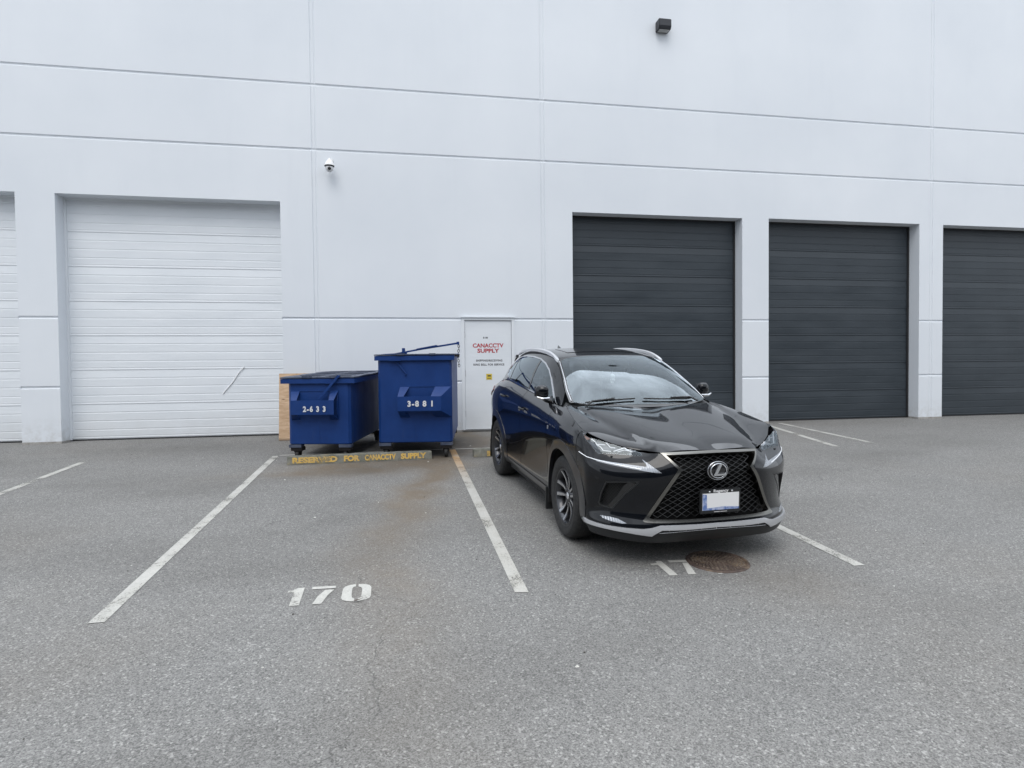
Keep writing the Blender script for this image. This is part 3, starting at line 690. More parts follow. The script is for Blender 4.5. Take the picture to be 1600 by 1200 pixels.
    piece('pillar_cover', C_GREEN, [(bx(z)+.022, z) for z in (1.185, 1.3, 1.4, 1.522)]+[(bx(z)-.024, z) for z in (1.522, 1.4, 1.3, 1.185)], M_GLOSSBLK, ro, side=s, res=.03, off=-.001, rim=.01)
    piece('pillar_cover', C_GREEN, [(cx_(z)+.014, z) for z in (1.24, 1.35, 1.45, 1.518)]+[(cx_(z)-.014, z) for z in (1.512, 1.45, 1.35, 1.245)], M_GLOSSBLK, ro, side=s, res=.03, off=-.001, rim=.01)
    # mirror triangle + mirror
    mr_ = empty('wing_mirror'); mr_.parent = car
    bm = bmesh.new(); bmesh.ops.create_uvsphere(bm, u_segments=28, v_segments=18, radius=1)
    for v in bm.verts:
        x, y, z = v.co; sx_ = math.copysign(abs(x)**.75, x); 
        f = .5+.5*y   # 0 inner, 1 outer
        v.co = Vector((-.715+.065*x*(1.0-.25*f)+(0 if x > 0 else -.005)-.02*f, s*(.882+.064*math.copysign(abs(y)**.8, y)), 1.222+.072*math.copysign(abs(z)**.72, z)*(1-.18*f)+.006*f))
    if s < 0: pass
    bmesh.ops.recalc_face_normals(bm, faces=bm.faces)
    me = bpy.data.meshes.new('shell'); bm.to_mesh(me); bm.free(); link('shell', me, M_PAINT, mr_, True)
    MB().tube([(-.70, s*.79, 1.120), (-.70, s*.85, 1.145), (-.70, s*.88, 1.165)], [.020, .022, .02], 10).build('bracket', M_GLOSSBLK, mr_)
    q = [(-.655, s*.825, 1.166), (-.646, s*.86, 1.162), (-.652, s*.90, 1.163), (-.675, s*.945, 1.178)]
    MB().tube(q, [.010, .014, .013, .007], 8).build('turn_signal', M_CHROME, mr_)
    MB().box(-.789, -.785, min(s*.84, s*.94), max(s*.84, s*.94), 1.175, 1.272, bev=.0015).build('mirror_glass', M_CHROME, mr_)
    MB().add([(-.72, s*.812, 1.128), (-.60, s*.806, 1.121), (-.74, s*.795, 1.185), (-.72, s*.79, 1.122), (-.60, s*.785, 1.118), (-.74, s*.772, 1.182)], [(0, 1, 2), (3, 5, 4), (0, 3, 4, 1), (1, 4, 5, 2), (2, 5, 3, 0)]).build('base_cover', M_GLOSSBLK, mr_)
    # roof rail
    RP = [(-1.085, .592, 1.524), (-1.13, .590, 1.542), (-1.22, .588, 1.572), (-1.36, .588, 1.603), (-1.55, .588, 1.624), (-1.85, .588, 1.638), (-2.15, .585, 1.638), (-2.42, .578, 1.626), (-2.62, .57, 1.606), (-2.78, .562, 1.582), (-2.88, .556, 1.556)]
    RPc = crm(RP, .05); vs = []; fs = []; n_ = len(RPc)
    for i, (x, y, z) in enumerate(RPc):
        b_ = min(z-.008, float(np.interp(-x, [-g[0] for g in GT], [g[2] for g in GT]))+.004); e_ = min(1, i/1.5+.35, (n_-1-i)/1.5+.3)
        for dy, zz in ((-.016, b_), (-.015, z-.006), (-.007, z), (.008, z-.001), (.016, z-.008), (.017, b_-.004)): vs.append((x, s*(y+dy*e_), zz))
    for i in range(n_-1):
        for k in range(6): fs.append((i*6+k, i*6+(k+1) % 6, (i+1)*6+(k+1) % 6, (i+1)*6+k))
    MB().add(vs, fs+[tuple(range(6)), tuple(range((n_-1)*6, n_*6))], True).build('roof_rail', M_RAIL, car, autosmooth=40)
    # tail lamp
    tl = piece('tail_lamp', C_SIDE, [(-3.02, 1.075), (-3.2, 1.115), (-3.42, 1.105), (-3.52, 1.06), (-3.53, .95), (-3.40, .965), (-3.2, 1.02)], M_RED, car, side=s, res=.03, off=.012, rim=.02)
# hood, cowl, windshield, roof
HOODP = [(.895, 0), (.887, .18), (.858, .375), (.838, .405), (.757, .495), (.665, .612), (.56, .726), (.45, .812), (.40, .841), (.352, .857), (.23, .851), (.10, .838), (-.10, .808), (-.26, .779), (-.36, .752), (-.30, .66), (-.262, .58), (-.222, .42), (-.20, .2), (-.19, 0)]
hd = piece('hood', C_HOOD, HOODP+[(a, -b) for a, b in reversed(HOODP[1:-1])], M_PAINT, car, res=.04, rim=.014)
WSH = [(-.205, 0), (-.215, .25), (-.26, .47), (-.315, .60), (-.37, .675), (-.56, .662), (-.76, .624), (-.98, .586), (-1.09, .562), (-1.105, .52), (-1.085, .36), (-1.07, .2), (-1.065, 0)]
WSO = [(-.165, 0), (-.175, .25), (-.225, .48), (-.29, .63), (-.375, .712), (-.56, .693), (-.76, .654), (-.98, .614), (-1.17, .590), (-1.165, .48), (-1.13, .36), (-1.11, .2), (-1.105, 0)]
ws = piece('windshield', C_WIND, WSH+[(a, -b) for a, b in reversed(WSH[1:-1])], M_WS, car, res=.05, off=.002, rim=.004)
af = piece('windshield_frame', C_WIND, WSO+[(a, -b) for a, b in reversed(WSO[1:-1])], M_GLOSSBLK, car, holes=[WSH+[(a, -b) for a, b in reversed(WSH[1:-1])]], res=.03, rim=.012)
for s in (-1, 1):
    mb = MB(); tube_on(C_WIND, dens([(-.40, .690), (-.56, .676), (-.76, .638), (-.98, .600), (-1.09, .578)], .03, False), .004, .0045, 6, s, mb); mb.build('moulding', M_SILVER, af)
    mb = MB(); P_ = [(-.36, .66*1, 0)];
    arm = [(-.235, -.60), (-.225, -.5), (-.205, -.32), (-.20, -.12)] if s < 0 else [(-.195, -.03), (-.19, .12), (-.195, .25), (-.215, .42), (-.25, .52)]
    q = []
    for i, (x, y) in enumerate(arm):
        h, nn = C_WIND.at(x-.055, y); q.append(h+nn*(.022))
    mb.tube(q, .0075, 6)
    q2 = [p+Vector((.05, 0, .004)) for p in q[1:]]; 
    base = q[0 if s < 0 else -1]; mb.tube([base+Vector((.10, -.02, -.018)), base+Vector((.03, .06 if s < 0 else -.06, .012)), q[len(q)//2]+Vector((0, 0, .012))], .009, 6)
    mb.build('wiper', M_SATIN, car)
COWL = [(-.10, 0), (-.13, .40), (-.20, .60), (-.33, .74), (-.40, .72), (-.32, .60), (-.26, .45), (-.23, .2), (-.22, 0)]
mb = MB(); cw = [(-.13, 0, 1.088), (-.135, .25, 1.090), (-.165, .45, 1.098), (-.215, .60, 1.104), (-.31, .73, 1.112), (-.42, .765, 1.112)]; cw2 = [(-.26, 0, 1.112), (-.265, .25, 1.114), (-.30, .45, 1.120), (-.345, .58, 1.124), (-.40, .68, 1.130), (-.47, .72, 1.15)]
for s in (1, -1):
    n_ = len(cw); a = [(x, y*s, z-.012) for x, y, z in cw]+[(x, y*s, z-.008) for x, y, z in cw2]; mb.add(a, [(i, i+1, i+1+n_, i+n_) for i in range(n_-1)])
mb.build('cowl', M_SATIN, car)
RFP = [(-1.12, 0), (-1.125, .2), (-1.14, .36), (-1.165, .47), (-1.175, .583), (-1.5, .575), (-1.85, .569), (-2.15, .562), (-2.4, .555), (-2.65, .543), (-2.9, .527), (-3.1, .507), (-3.25, .49), (-3.27, .3), (-3.28, 0)]
rf = piece('roof', C_ROOF, RFP+[(a, -b) for a, b in reversed(RFP[1:-1])], M_PAINT, car, res=.05, rim=.012)
SR = [(-1.32, 0), (-1.33, .30), (-1.36, .40), (-1.80, .40), (-1.83, .3), (-1.83, 0)]
piece('sunroof', C_ROOF, SR+[(a, -b) for a, b in reversed(SR[1:-1])], M_GLOSSBLK, rf, res=.05, off=.004, rim=.006)
mb = MB(); mb.add([(-2.72, 0, 1.612), (-2.80, .022, 1.603), (-2.93, .012, 1.585), (-2.93, -.012, 1.585), (-2.80, -.022, 1.603), (-2.90, 0, 1.668), (-2.92, 0, 1.665)], [(0, 1, 5), (1, 2, 6, 5), (2, 3, 6), (3, 4, 5, 6), (4, 0, 5)], True); mb.build('antenna', M_PAINT, rf, autosmooth=50)
# tailgate and rear bumper
TG = [(0, .60), (.40, .60), (.56, .66), (.62, .80), (.64, .95), (.66, 1.06), (.62, 1.20), (.56, 1.36), (.50, 1.49), (.3, 1.512), (0, 1.518)]
tw = [(0, 1.14), (.45, 1.15), (.56, 1.19), (.50, 1.36), (.45, 1.455), (.25, 1.475), (0, 1.48)]
tg = piece('tailgate', C_REAR, sym(TG), M_PAINT, car, holes=[sym(tw)], res=.05, rim=.014)
piece('rear_screen', C_REAR, sym([(a*.99, b) for a, b in tw]), M_PRIV, tg, res=.05, off=-.003, rim=.003)
piece('rear_bumper', C_REAR, sym([(0, .22), (.6, .22), (.74, .24), (.775, .50), (.77, .80), (.745, 1.0), (.69, 1.07), (.67, 1.06), (.65, .95), (.63, .80), (.57, .655), (.41, .595), (0, .595)]), M_PAINT, car, res=.05, rim=.014)
for s in (-1, 1): piece('tail_lamp', C_REAR, [(.20, 1.02), (.42, 1.03), (.64, 1.05), (.66, .99), (.42, .97), (.2, .975)], M_RED, car, side=s, res=.04, off=.012, rim=.02)
# inner shell: dark sheet metal behind every gap, floor, interior
mb = MB()
mb.box(-3.45, .62, -.60, .60, .24, .52); mb.box(.30, .62, -.72, .72, .45, .80); mb.box(-2.15, -.52, -.84, .84, .20, .34)
for s in (-1, 1):
    mb.box(-2.1, -.5, min(s*.80, s*.83), max(s*.80, s*.83), .34, 1.06); mb.box(-3.4, -3.05, min(s*.6, s*.72), max(s*.6, s*.72), .3, 1.0)
    mb.box(-3.05, -2.2, min(s*.52, s*.56), max(s*.52, s*.56), .3, 1.1); mb.box(-.5, .35, min(s*.50, s*.56), max(s*.5, s*.56), .3, .95)
    mb.add([(-.47, s*.80, .82), (.33, s*.80, .82), (.33, s*.80, .93), (-.2, s*.74, 1.03), (-.47, s*.74, 1.07)], [(0, 1, 2, 3, 4)])
mb.add([(.78, -.34, .86), (.78, .34, .86), (.40, .70, .90), (-.25, .70, 1.06), (-.25, -.70, 1.06), (.40, -.70, .90)], [(0, 1, 2, 3, 4, 5)])
mb.box(-2.5, -.45, -.78, .78, .48, .52)
mb.build('underbody', M_DEEP, car)
mb = MB(); mb.add([(-.30, -.66, 1.085), (-.30, .66, 1.085), (-.46, .72, 1.10), (-.74, .72, 1.085), (-.78, .72, .95), (-.78, -.72, .95), (-.74, -.72, 1.085), (-.46, -.72, 1.10), (-.78, .72, .6), (-.78, -.72, .6)], [(0, 1, 2, 7), (7, 2, 3, 6), (6, 3, 4, 5), (5, 4, 8, 9)])
mb.box(-.78, -.66, .18, .56, 1.07, 1.125, bev=.02); mb.box(-.80, -.74, -.14, .14, 1.06, 1.17, bev=.01)
dsh = mb.build('dashboard', M_DASH, car)
T_ = Matrix.Translation((-.98, .37, .98))@Matrix.Rotation(R(-66), 4, 'Y')
mb = MB(); mb.tube([T_ @ Vector((.185*math.cos(a), .185*math.sin(a), 0)) for a in np.linspace(0, 2*math.pi, 41)[:-1]], .015, 8, True)
mb.tube([T_ @ Vector((-.18, 0, 0)), T_ @ Vector((0, 0, .02))], .018, 6); mb.tube([T_ @ Vector((0, .18, 0)), T_ @ Vector((0, 0, .02)), T_ @ Vector((0, -.18, 0))], .018, 6); mb.lathe([(.0, .035), (.05, .03), (.06, 0)], 20, M=T_); mb.tube([T_ @ Vector((0, 0, 0)), T_ @ Vector((0, 0, -.25))], .03, 8)
mb.build('steering_wheel', M_DASH, car)
for yy in (-.37, .37):
    mb = MB(); mb.box(-1.62, -1.10, yy-.25, yy+.25, .55, .78, bev=.06)
    T2 = Matrix.Translation((-1.58, yy, .72))@Matrix.Rotation(R(-14), 4, 'Y'); mb.box(-.07, .07, -.24, .24, 0, .62, M=T2, bev=.05); mb.box(-.05, .045, -.13, .13, .66, .84, M=T2, bev=.04); mb.tube([T2 @ Vector((0, -.06, .5)), T2 @ Vector((0, -.06, .7))], .006, 6); mb.tube([T2 @ Vector((0, .06, .5)), T2 @ Vector((0, .06, .7))], .006, 6)
    mb.build('front_seat', M_SEAT, car, autosmooth=40)
mb = MB(); mb.box(-2.6, -2.1, -.66, .66, .55, .80, bev=.05); mb.box(-2.72, -2.55, -.66, .66, .75, 1.24, bev=.05)
for yy in (-.42, 0, .42): mb.box(-2.70, -2.61, yy-.11, yy+.11, 1.24, 1.38, bev=.035)
mb.build('rear_seat', M_SEAT, car, autosmooth=40)
mb = MB(); h, nn = C_WIND.at(-.96, 0); mb.box(h.x-.06, h.x-.03, -.12, .12, h.z-.11, h.z-.045, bev=.012); mb.box(h.x-.05, h.x+.02, -.03, .03, h.z-.06, h.z-.01, bev=.008)
rm = mb.build('rear_view_mirror', M_SATIN, car)
mb = MB(); 
for k in range(7):
    a = k*2.4; mb.lathe([(0, .022), (.018, .012), (.022, 0), (.016, -.014), (0, -.02)], 10, M=Matrix.Translation((h.x-.05+.012*math.cos(a), -.015+.025*math.sin(a*1.3), h.z-.185-.011*k+.02*(k % 2)))@Matrix.Rotation(a, 4, 'X'))
mb.tube([(h.x-.05, -.015, h.z-.10), (h.x-.05, -.015, h.z-.18)], .0015, 5)
mb.build('hanging_ornament', mat('ornament_white', (.75, .75, .76), .5), car)
# headliner
mb = MB(); P_ = [(x+.02, y*.97, z-.035) for x, y, z in [(-1.13, 0, 1.57), (-1.15, .5, 1.545), (-2.9, .48, 1.53), (-2.9, 0, 1.56), (-2, 0, 1.61), (-2, .5, 1.58), (-1.5, 0, 1.60), (-1.5, .52, 1.565)]]
for s in (1, -1): q = [(a, b*s, c) for a, b, c in P_]; mb.add(q, [(0, 1, 7, 6), (6, 7, 5, 4), (4, 5, 2, 3)])
mb.build('headliner', mat('headliner_grey', (.16, .16, .155), .9), car)
# wheels
def make_wheel():
    wh = empty('wheel'); A = Matrix.Identity(4)
    prof = [(.236, -.085), (.242, -.095), (.262, -.102), (.30, -.112), (.335, -.108), (.352, -.092), (.3605, -.07), (.3635, -.03), (.3635, .03), (.3605, .07), (.352, .092), (.335, .108), (.30, .112), (.262, .102), (.242, .095), (.236, .085)]
    mb = MB(); mb.lathe(prof, 72)
    for h0 in (-.062, -.022, .022, .062): mb.lathe([(.3638, h0-.004), (.3648, h0-.004), (.3648, h0-.012), (.3638, h0-.012)], 72)
    for rr, hh in ((.268, .1045), (.322, .1118)): mb.lathe([(rr-.004, hh-.002), (rr, hh+.0022), (rr+.004, hh-.002)], 72)
    ty = mb.build('tyre', M_TYRE, wh)
    mb = MB(); mb.lathe([(.238, .088), (.243, .094), (.238, .098), (.231, .093), (.222, .078), (.212, .05), (.205, -.06), (.225, -.085), (.238, -.09)], 64); mb.lathe([(.070, .02), (.066, .055), (.05, .064), (.0, .066)], 40)
    rim = mb.build('rim', M_RIMD, wh)
    def spoke(a, w0, w1, twist, front, zoff):
        """flat tapered arm from hub to rim with a raised face"""
        m_ = MB(); n_ = 7; vs = []
        for i in range(n_):
            f = i/(n_-1); p0 = Vector((math.cos(a), math.sin(a), 0))*.050; p1 = Vector((math.cos(a+twist), math.sin(a+twist), 0))*.226; wdt = w0+(w1-w0)*f; hz = .060+.028*f-.018*math.sin(math.pi*f)+zoff
            d = (p1-p0).normalized(); t_ = Vector((-d.y, d.x, 0)); c = p0+(p1-p0)*f
            for q, dz in ((-1, -.035), (-.8, -.004), (-.55, 0), (.55, 0), (.8, -.004), (1, -.035)): vs.append(c+t_*wdt*q+Vector((0, 0, hz+dz)))
        fs = []
        for i in range(n_-1):
            for k in range(5): fs.append((i*6+k, i*6+k+1, (i+1)*6+k+1, (i+1)*6+k))
        return vs, fs
    for k in range(5):
        a = 2*math.pi*k/5+.3; vs, fs = [], []
        for sg in (-1, 1):
            v_, f_ = spoke(a+sg*.36, .013, .026, -sg*.10, 0, 0); o_ = len(vs); vs += v_; fs += [tuple(i+o_ for i in f) for f in f_]
        m_ = MB(); m_.add(vs, fs); sp = m_.build('spoke', M_RIMD, wh, autosmooth=30)
        m_ = MB()
        for sg in (-1, 1):
            v_, f_ = spoke(a+sg*.36, .013, .026, -sg*.10, 0, .0012); n_ = 7; vv_ = []; 
            for i in range(n_): vv_ += [v_[i*6+2], v_[i*6+3]]
            m_.add(vv_, [(i*2, i*2+1, i*2+3, i*2+2) for i in range(n_-1)])
        m_.build('machined_face', M_RIMF, sp)
    m_ = MB()
    for k in range(5):
        a = 2*math.pi*k/5+.3+math.pi/5; m_.lathe([(0, .052), (.007, .052), (.009, .045), (.009, .03)], 6, M=Matrix.Translation((.045*math.cos(a), .045*math.sin(a), .012)))
    m_.lathe([(.0, .071), (.026, .070), (.031, .065)], 30); m_.build('centre_cap', M_SILVER, wh)
    m_ = MB(); m_.lathe([(.07, .012), (.155, .012), (.157, .006), (.157, -.004), (.07, -.004)], 48); m_.build('brake_disc', M_DISC, wh)
    m_ = MB(); m_.lathe([(.125, .032), (.172, .032), (.176, .02), (.176, -.03), (.12, -.03), (.12, .03)], 12, a0=R(150), a1=R(215)); m_.build('brake_caliper', M_RIMD, wh)
    m_ = MB(); m_.lathe([(.0, -.05), (.205, -.05)], 40); m_.build('inner_hub', M_DEEP, wh)
    return wh
def copy_tree(o, parent=None):
    c = o.copy(); COL.objects.link(c); c.parent = parent
    for ch in list(o.children): copy_tree(ch, c)
    return c
wh0 = make_wheel()
for i, (x, s, rot) in enumerate(((0, -1, .2), (-2.66, -1, .9), (0, 1, .5), (-2.66, 1, 0))):
    wv = wh0 if i == 0 else copy_tree(wh0)
    wv.parent = car; wv.matrix_local = Matrix.Translation((x, s*.795, .3635))@Matrix.Rotation(R(90 if s < 0 else -90), 4, 'X')@Matrix.Rotation(rot, 4, 'Z')
# ------------------------------------------------------------------ setting materials
def gz(x, y): return SLOPE*y if y > -16 else SLOPE*(-16)-.004*(abs(y)-16)*0
M_WALL = mat('painted_concrete_wall', (.70, .735, .775), .75)
_t = NT(M_WALL); _v = _t.obj(); _a = _t.noise(_v, .35, 4, .55); _b = _t.noise(_t.obj((1, 1, .12)), 3.0, 5, .6); _f = _t.noise(_v, 130, 5, .65); _m = _t.noise(_v, 9, 5, .6)
_c = _t.mix(_t.ramp(_a, .3, .7), (.665, .700, .742), (.735, .765, .800)); _c = _t.mix(_t.ramp(_b, .55, .80, 0, .16), _c, (.60, .635, .68))
_p = _t.noise(_v, 45, 2, .4); _c = _t.mix(_t.ramp(_p, .73, .77, 0, .35), _c, (.50, .53, .57)); _s = _t.sepxyz(_v)
_g = _t.math('MULTIPLY', _t.ramp(_s[2], .0, .55, 1, 0, True), _t.ramp(_m, .40, .68)); _c = _t.mix(_t.math('MULTIPLY', _g, .45), _c, (.42, .41, .38)); _t.col(_c)
_t.bump(_t.math('ADD', _t.math('MULTIPLY', _f, .5), _t.math('MULTIPLY', _m, .8)), .22, .004)
M_JOINT = mat('joint_sealant', (.56, .60, .65), .7)
M_CONC = mat('foundation_concrete', (.34, .33, .31), .9)
_t = NT(M_CONC); _n = _t.noise(_t.obj(), 14, 6, .65); _t.col(_t.mix(_t.ramp(_n, .3, .7), (.24, .23, .21), (.42, .41, .39))); _t.bump(_n, .3, .006)
M_DKDOOR = mat('charcoal_door_paint', (.040, .047, .056), .42)
_t = NT(M_DKDOOR); _v = _t.obj((.25, 1, 1)); _n = _t.noise(_v, 3, 5, .6); _t.col(_t.mix(_t.ramp(_n, .3, .7), (.025, .033, .041), (.038, .048, .058))); _t.rough(_t.ramp(_n, .3, .7, .36, .5)); _t.bump(_t.noise(_t.obj((.4, 1, 2.5)), 5, 3, .5), .05, .02)
M_WHDOOR = mat('white_door_paint', (.74, .77, .80), .42)
_t = NT(M_WHDOOR); _n = _t.noise(_t.obj((.3, 1, 1)), 3, 5, .6); _c = _t.mix(_t.ramp(_n, .3, .7), (.69, .725, .76), (.76, .79, .82)); _s = _t.sepxyz(_t.obj()); _c = _t.mix(_t.math('MULTIPLY', _t.ramp(_s[2], 0, .7, .4, 0, True), _t.noise(_t.obj(), 6, 5, .6)), _c, (.45, .44, .41)); _t.col(_c); _t.bump(_t.noise(_t.obj((.4, 1, 2.5)), 5, 3, .5), .10, .02)
M_STEELW = mat('white_frame_paint', (.72, .75, .78), .45)
M_RUBBER = mat('door_seal_rubber', (.02, .02, .022), .7)
M_BLK = mat('black_powder_coat', (.022, .024, .030), .45)
M_STEEL = mat('galvanised_steel', (.45, .46, .47), .4, .9)

M_ASPH = mat('asphalt', (.17, .17, .17), .88)
_t = NT(M_ASPH); _v = _t.obj(); _at = _t.n('ShaderNodeAttribute', attribute_name='stain_shade'); _sa = _t.n('ShaderNodeSeparateColor'); _t.set(_sa.inputs[0], _at.outputs[0])
_vo = _t.n('ShaderNodeTexVoronoi'); _vo.inputs['Scale'].default_value = 165; _t.set(_vo.inputs['Vector'], _v); _cell = _vo.outputs['Color']; _sc = _t.n('ShaderNodeSeparateColor'); _t.set(_sc.inputs[0], _cell)
_vo2 = _t.n('ShaderNodeTexVoronoi'); _vo2.inputs['Scale'].default_value = 95; _t.set(_vo2.inputs['Vector'], _v); _sc2 = _t.n('ShaderNodeSeparateColor'); _t.set(_sc2.inputs[0], _vo2.outputs['Color'])
_big = _t.noise(_v, .45, 6, .62); _mid = _t.noise(_v, 3.2, 6, .65); _fine = _t.noise(_v, 240, 3, .7)
_c = _t.mix(_t.ramp(_big, .3, .7), (.122, .121, .116), (.182, .179, .171)); _c = _t.mix(_t.ramp(_mid, .35, .72, 0, .5), _c, (.085, .083, .077)); _bd = _t.noise(_t.obj((.22, 1.5, 1)), 1.3, 6, .6); _c = _t.mix(_t.ramp(_bd, .42, .70, 0, .42), _c, (.082, .080, .074))
_c = _t.mix(_t.ramp(_sc.outputs[0], .0, 1.0, 0, 1), _t.mix(.56, _c, (.035, .034, .032), 'MIX'), _t.mix(.44, _c, (.42, .41, .39)))
_c = _t.mix(_t.ramp(_sc2.outputs[1], .93, .955, 0, .42), _c, (.52, .51, .48)); _c = _t.mix(_t.ramp(_sc2.outputs[2], .92, .95, 0, .6), _c, (.045, .044, .043))
_c = _t.mix(_t.ramp(_fine, .35, .7, 0, .3), _c, (.28, .28, .275))
_n1 = _t.noise(_v, 5.5, 6, .7); _br = _t.math('MULTIPLY', _sa.outputs[0], _t.ramp(_n1, .30, .62, .7, 1.2))
_n1c = _t.n('ShaderNodeClamp'); _t.set(_n1c.inputs[0], _br); _c = _t.mix(_n1c.outputs[0], _c, _t.mix(.70, _c, (.150, .108, .062)))
_c = _t.mix(_t.math('MULTIPLY', _sa.outputs[1], _t.ramp(_t.noise(_v, 2.6, 6, .7), .22, .5)), _c, _t.mix(.82, _c, (.040, .036, .030)))  # green channel: dark patches, plus the shade painted under the bins
# hairline cracks
_cr = _t.n('ShaderNodeTexVoronoi', feature='DISTANCE_TO_EDGE'); _cr.inputs['Scale'].default_value = .28
_wv = _t.n('ShaderNodeVectorMath', operation='ADD'); _nv = _t.n('ShaderNodeTexNoise'); _nv.inputs['Scale'].default_value = 1.6; _nv.inputs['Detail'].default_value = 7; _t.set(_nv.inputs['Vector'], _v); _t.set(_wv.inputs[0], _v); _t.set(_wv.inputs[1], _nv.outputs[1]); _t.set(_cr.inputs['Vector'], _wv.outputs[0])
_ck = _t.math('MULTIPLY', _t.ramp(_cr.outputs['Distance'], 0, .0022, 1, 0), _t.ramp(_t.noise(_v, .7, 3), .50, .58)); _c = _t.mix(_t.math('MULTIPLY', _ck, .55), _c, (.06, .058, .055))
_t.col(_c); _h = _t.math('ADD', _t.math('MULTIPLY', _sc.outputs[0], .55), _t.math('MULTIPLY', _fine, .5)); _h = _t.math('SUBTRACT', _h, _t.math('MULTIPLY', _ck, 1.0)); _t.bump(_h, .55, .006)
_t.rough(_t.ramp(_sa.outputs[0], 0, 1, .9, .62))

# ------------------------------------------------------------------ ground sheet with its stains and the shade painted under the bins
def lin(a, b, n): return [a+(b-a)*i/n for i in range(n+1)]
gx = [-160, -90, -50, -30, -18, -11, -8]+lin(-6, 9, 190)+[11, 14, 20, 32, 55, 90, 160]
gy = [-200, -120, -80, -50, -32, -22, -16.5, -16, -15.5, -14]+lin(-12.5, .45, 170)+[.8]
scp = [(-.2, 1.12), (-1.1, 1.04), (-1.8, .98), (-2.57, .72), (-3.46, .50), (-4.66, .22), (-5.2, .05), (-6.25, -.10), (-7.14, -.17), (-9.1, .12), (-12.5, .2)]
def fbm(x, y, s=1.0):
    return (math.sin(x*1.7*s+2.1*math.sin(y*1.1*s))+math.sin(y*2.3*s+1.3+1.7*math.sin(x*1.9*s))+.6*math.sin(x*4.7*s+y*3.1*s)+.5*math.sin(y*6.1*s-x*5.3*s+1.0))/3.1
def stain_shade(x, y):
    xc = float(np.interp(-y, [-p[0] for p in scp], [p[1] for p in scp])); xc += .07*math.sin(y*3.1)+.04*math.sin(y*7.7); wd = .20 if y > -3 else .22+.03*(-y-3); d = (x-xc)/wd
    a = math.exp(-d*d)*float(np.interp(-y, [0, 1.5, 3.2, 5, 7, 9, 12], [1.2, 1.2, .62, .44, .24, .09, .05]))
    # pool beside the tall container and along the kerb line
    a += 1.1*math.exp(-((x-1.0)/.55)**2-((y+1.0)/.75)**2); a += .62*math.exp(-((x-.15)/1.0)**2-((y+2.95)/.35)**2)*(.7+.4*fbm(x, y, 2)); a += .35*math.exp(-((x+.8)/.9)**2-((y+3.1)/.5)**2)
    a += .22*math.exp(-((x+1.0)/1.1)**2-((y+3.35)/.14)**2); a += .07*max(0, fbm(x*.6, y*.6+3, 1.0)); a += .14*math.exp(-((x-2.7)/.4)**2-((y+7.8)/.4)**2)
    a *= 1.7+.5*fbm(x, y, 3)
    g = 1.2*math.exp(-((x+.1)/1.25)**4-((y+1.55)/1.0)**4)+.45*math.exp(-((x-1.1)/.7)**2-((y+.9)/.8)**2)+.35*math.exp(-((x+.45)/.35)**2-((y+5.2)/2.0)**2)*max(0, .4+fbm(x, y, 1.4))+.3*max(0, fbm(x*.4+5, y*.9, 1))  # first term paints contact shade under the bins; the rest are dark patches
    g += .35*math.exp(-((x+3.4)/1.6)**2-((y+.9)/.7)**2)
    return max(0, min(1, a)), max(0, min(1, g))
vs = [(x, y, gz(x, y)) for y in gy for x in gx]; nx = len(gx)
fs = [(j*nx+i, j*nx+i+1, (j+1)*nx+i+1, (j+1)*nx+i) for j in range(len(gy)-1) for i in range(nx-1)]
me = bpy.data.meshes.new('ground'); me.from_pydata(vs, [], fs); me.update()
ca_ = me.color_attributes.new('stain_shade', 'FLOAT_COLOR', 'POINT'); buf = []
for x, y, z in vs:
    a, g = stain_shade(x, y) if (-7 < x < 10 and y > -13) else (0, 0); buf += [a, g, 0, 1]
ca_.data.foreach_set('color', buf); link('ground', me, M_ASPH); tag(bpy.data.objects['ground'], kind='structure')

# painted markings: thin sheets with worn, partly missing paint
def paint_mat(name, col, dirt, wear=.62, thr=.5):
    m_ = mat(name, col, .7); t = NT(m_); v = t.obj(); a = t.noise(v, 70, 6, .7); b = t.noise(v, 3.0, 5, .65); h = t.math('ADD', t.math('MULTIPLY', a, .55), t.math('MULTIPLY', b, .55))
    c = t.mix(t.ramp(b, .3, .75), col, dirt); vo = t.n('ShaderNodeTexVoronoi'); vo.inputs['Scale'].default_value = 120; t.set(vo.inputs['Vector'], v); sc_ = t.n('ShaderNodeSeparateColor'); t.set(sc_.inputs[0], vo.outputs['Color']); c = t.mix(t.ramp(sc_.outputs[0], 0, 1, .45, 0), c, (.30, .30, .29))
    t.col(c); al = t.ramp(h, wear-.035, wear+.02, 1, 0); t.set(t.b.inputs['Alpha'], al); t.bump(sc_.outputs[0], .4, .004); return m_, t, c
M_LINE, _, _ = paint_mat('line_paint', (.52, .51, .475), (.35, .34, .30), .63)
M_LINER, _t, _c = paint_mat('line_paint_rusty', (.52, .51, .475), (.37, .35, .30), .64)
_s = _t.sepxyz(_t.obj()); _q = _t.math('MULTIPLY', _t.ramp(_s[1], -4.6, -2.2, 0, 1, True), _t.ramp(_t.noise(_t.obj(), 4, 4), .3, .55, .5, 1)); _t.col(_t.mix(_q, _c, (.36, .22, .10)))
M_DIGIT, _, _ = paint_mat('stencil_paint', (.56, .55, .51), (.40, .39, .35), .66)
def decal(name, polys, m_, dz=.004, label=None, cat_=None, group=None):
    mb = MB()
    for P in polys:
        P = dens(P, .25); mb.add([(x, y, gz(x, y)+dz) for x, y in P], [tuple(range(len(P)))])
    o = mb.build(name, m_); 
    for f in o.data.polygons: pass
    bm = bmesh.new(); bm.from_mesh(o.data); bmesh.ops.triangulate(bm, faces=bm.faces)
    for f in bm.faces:
        if f.normal.z < 0: f.normal_flip()
    bm.to_mesh(o.data); bm.free()
    if label: tag(o, label, cat_, group)
    else: tag(o, kind='structure')
    return o
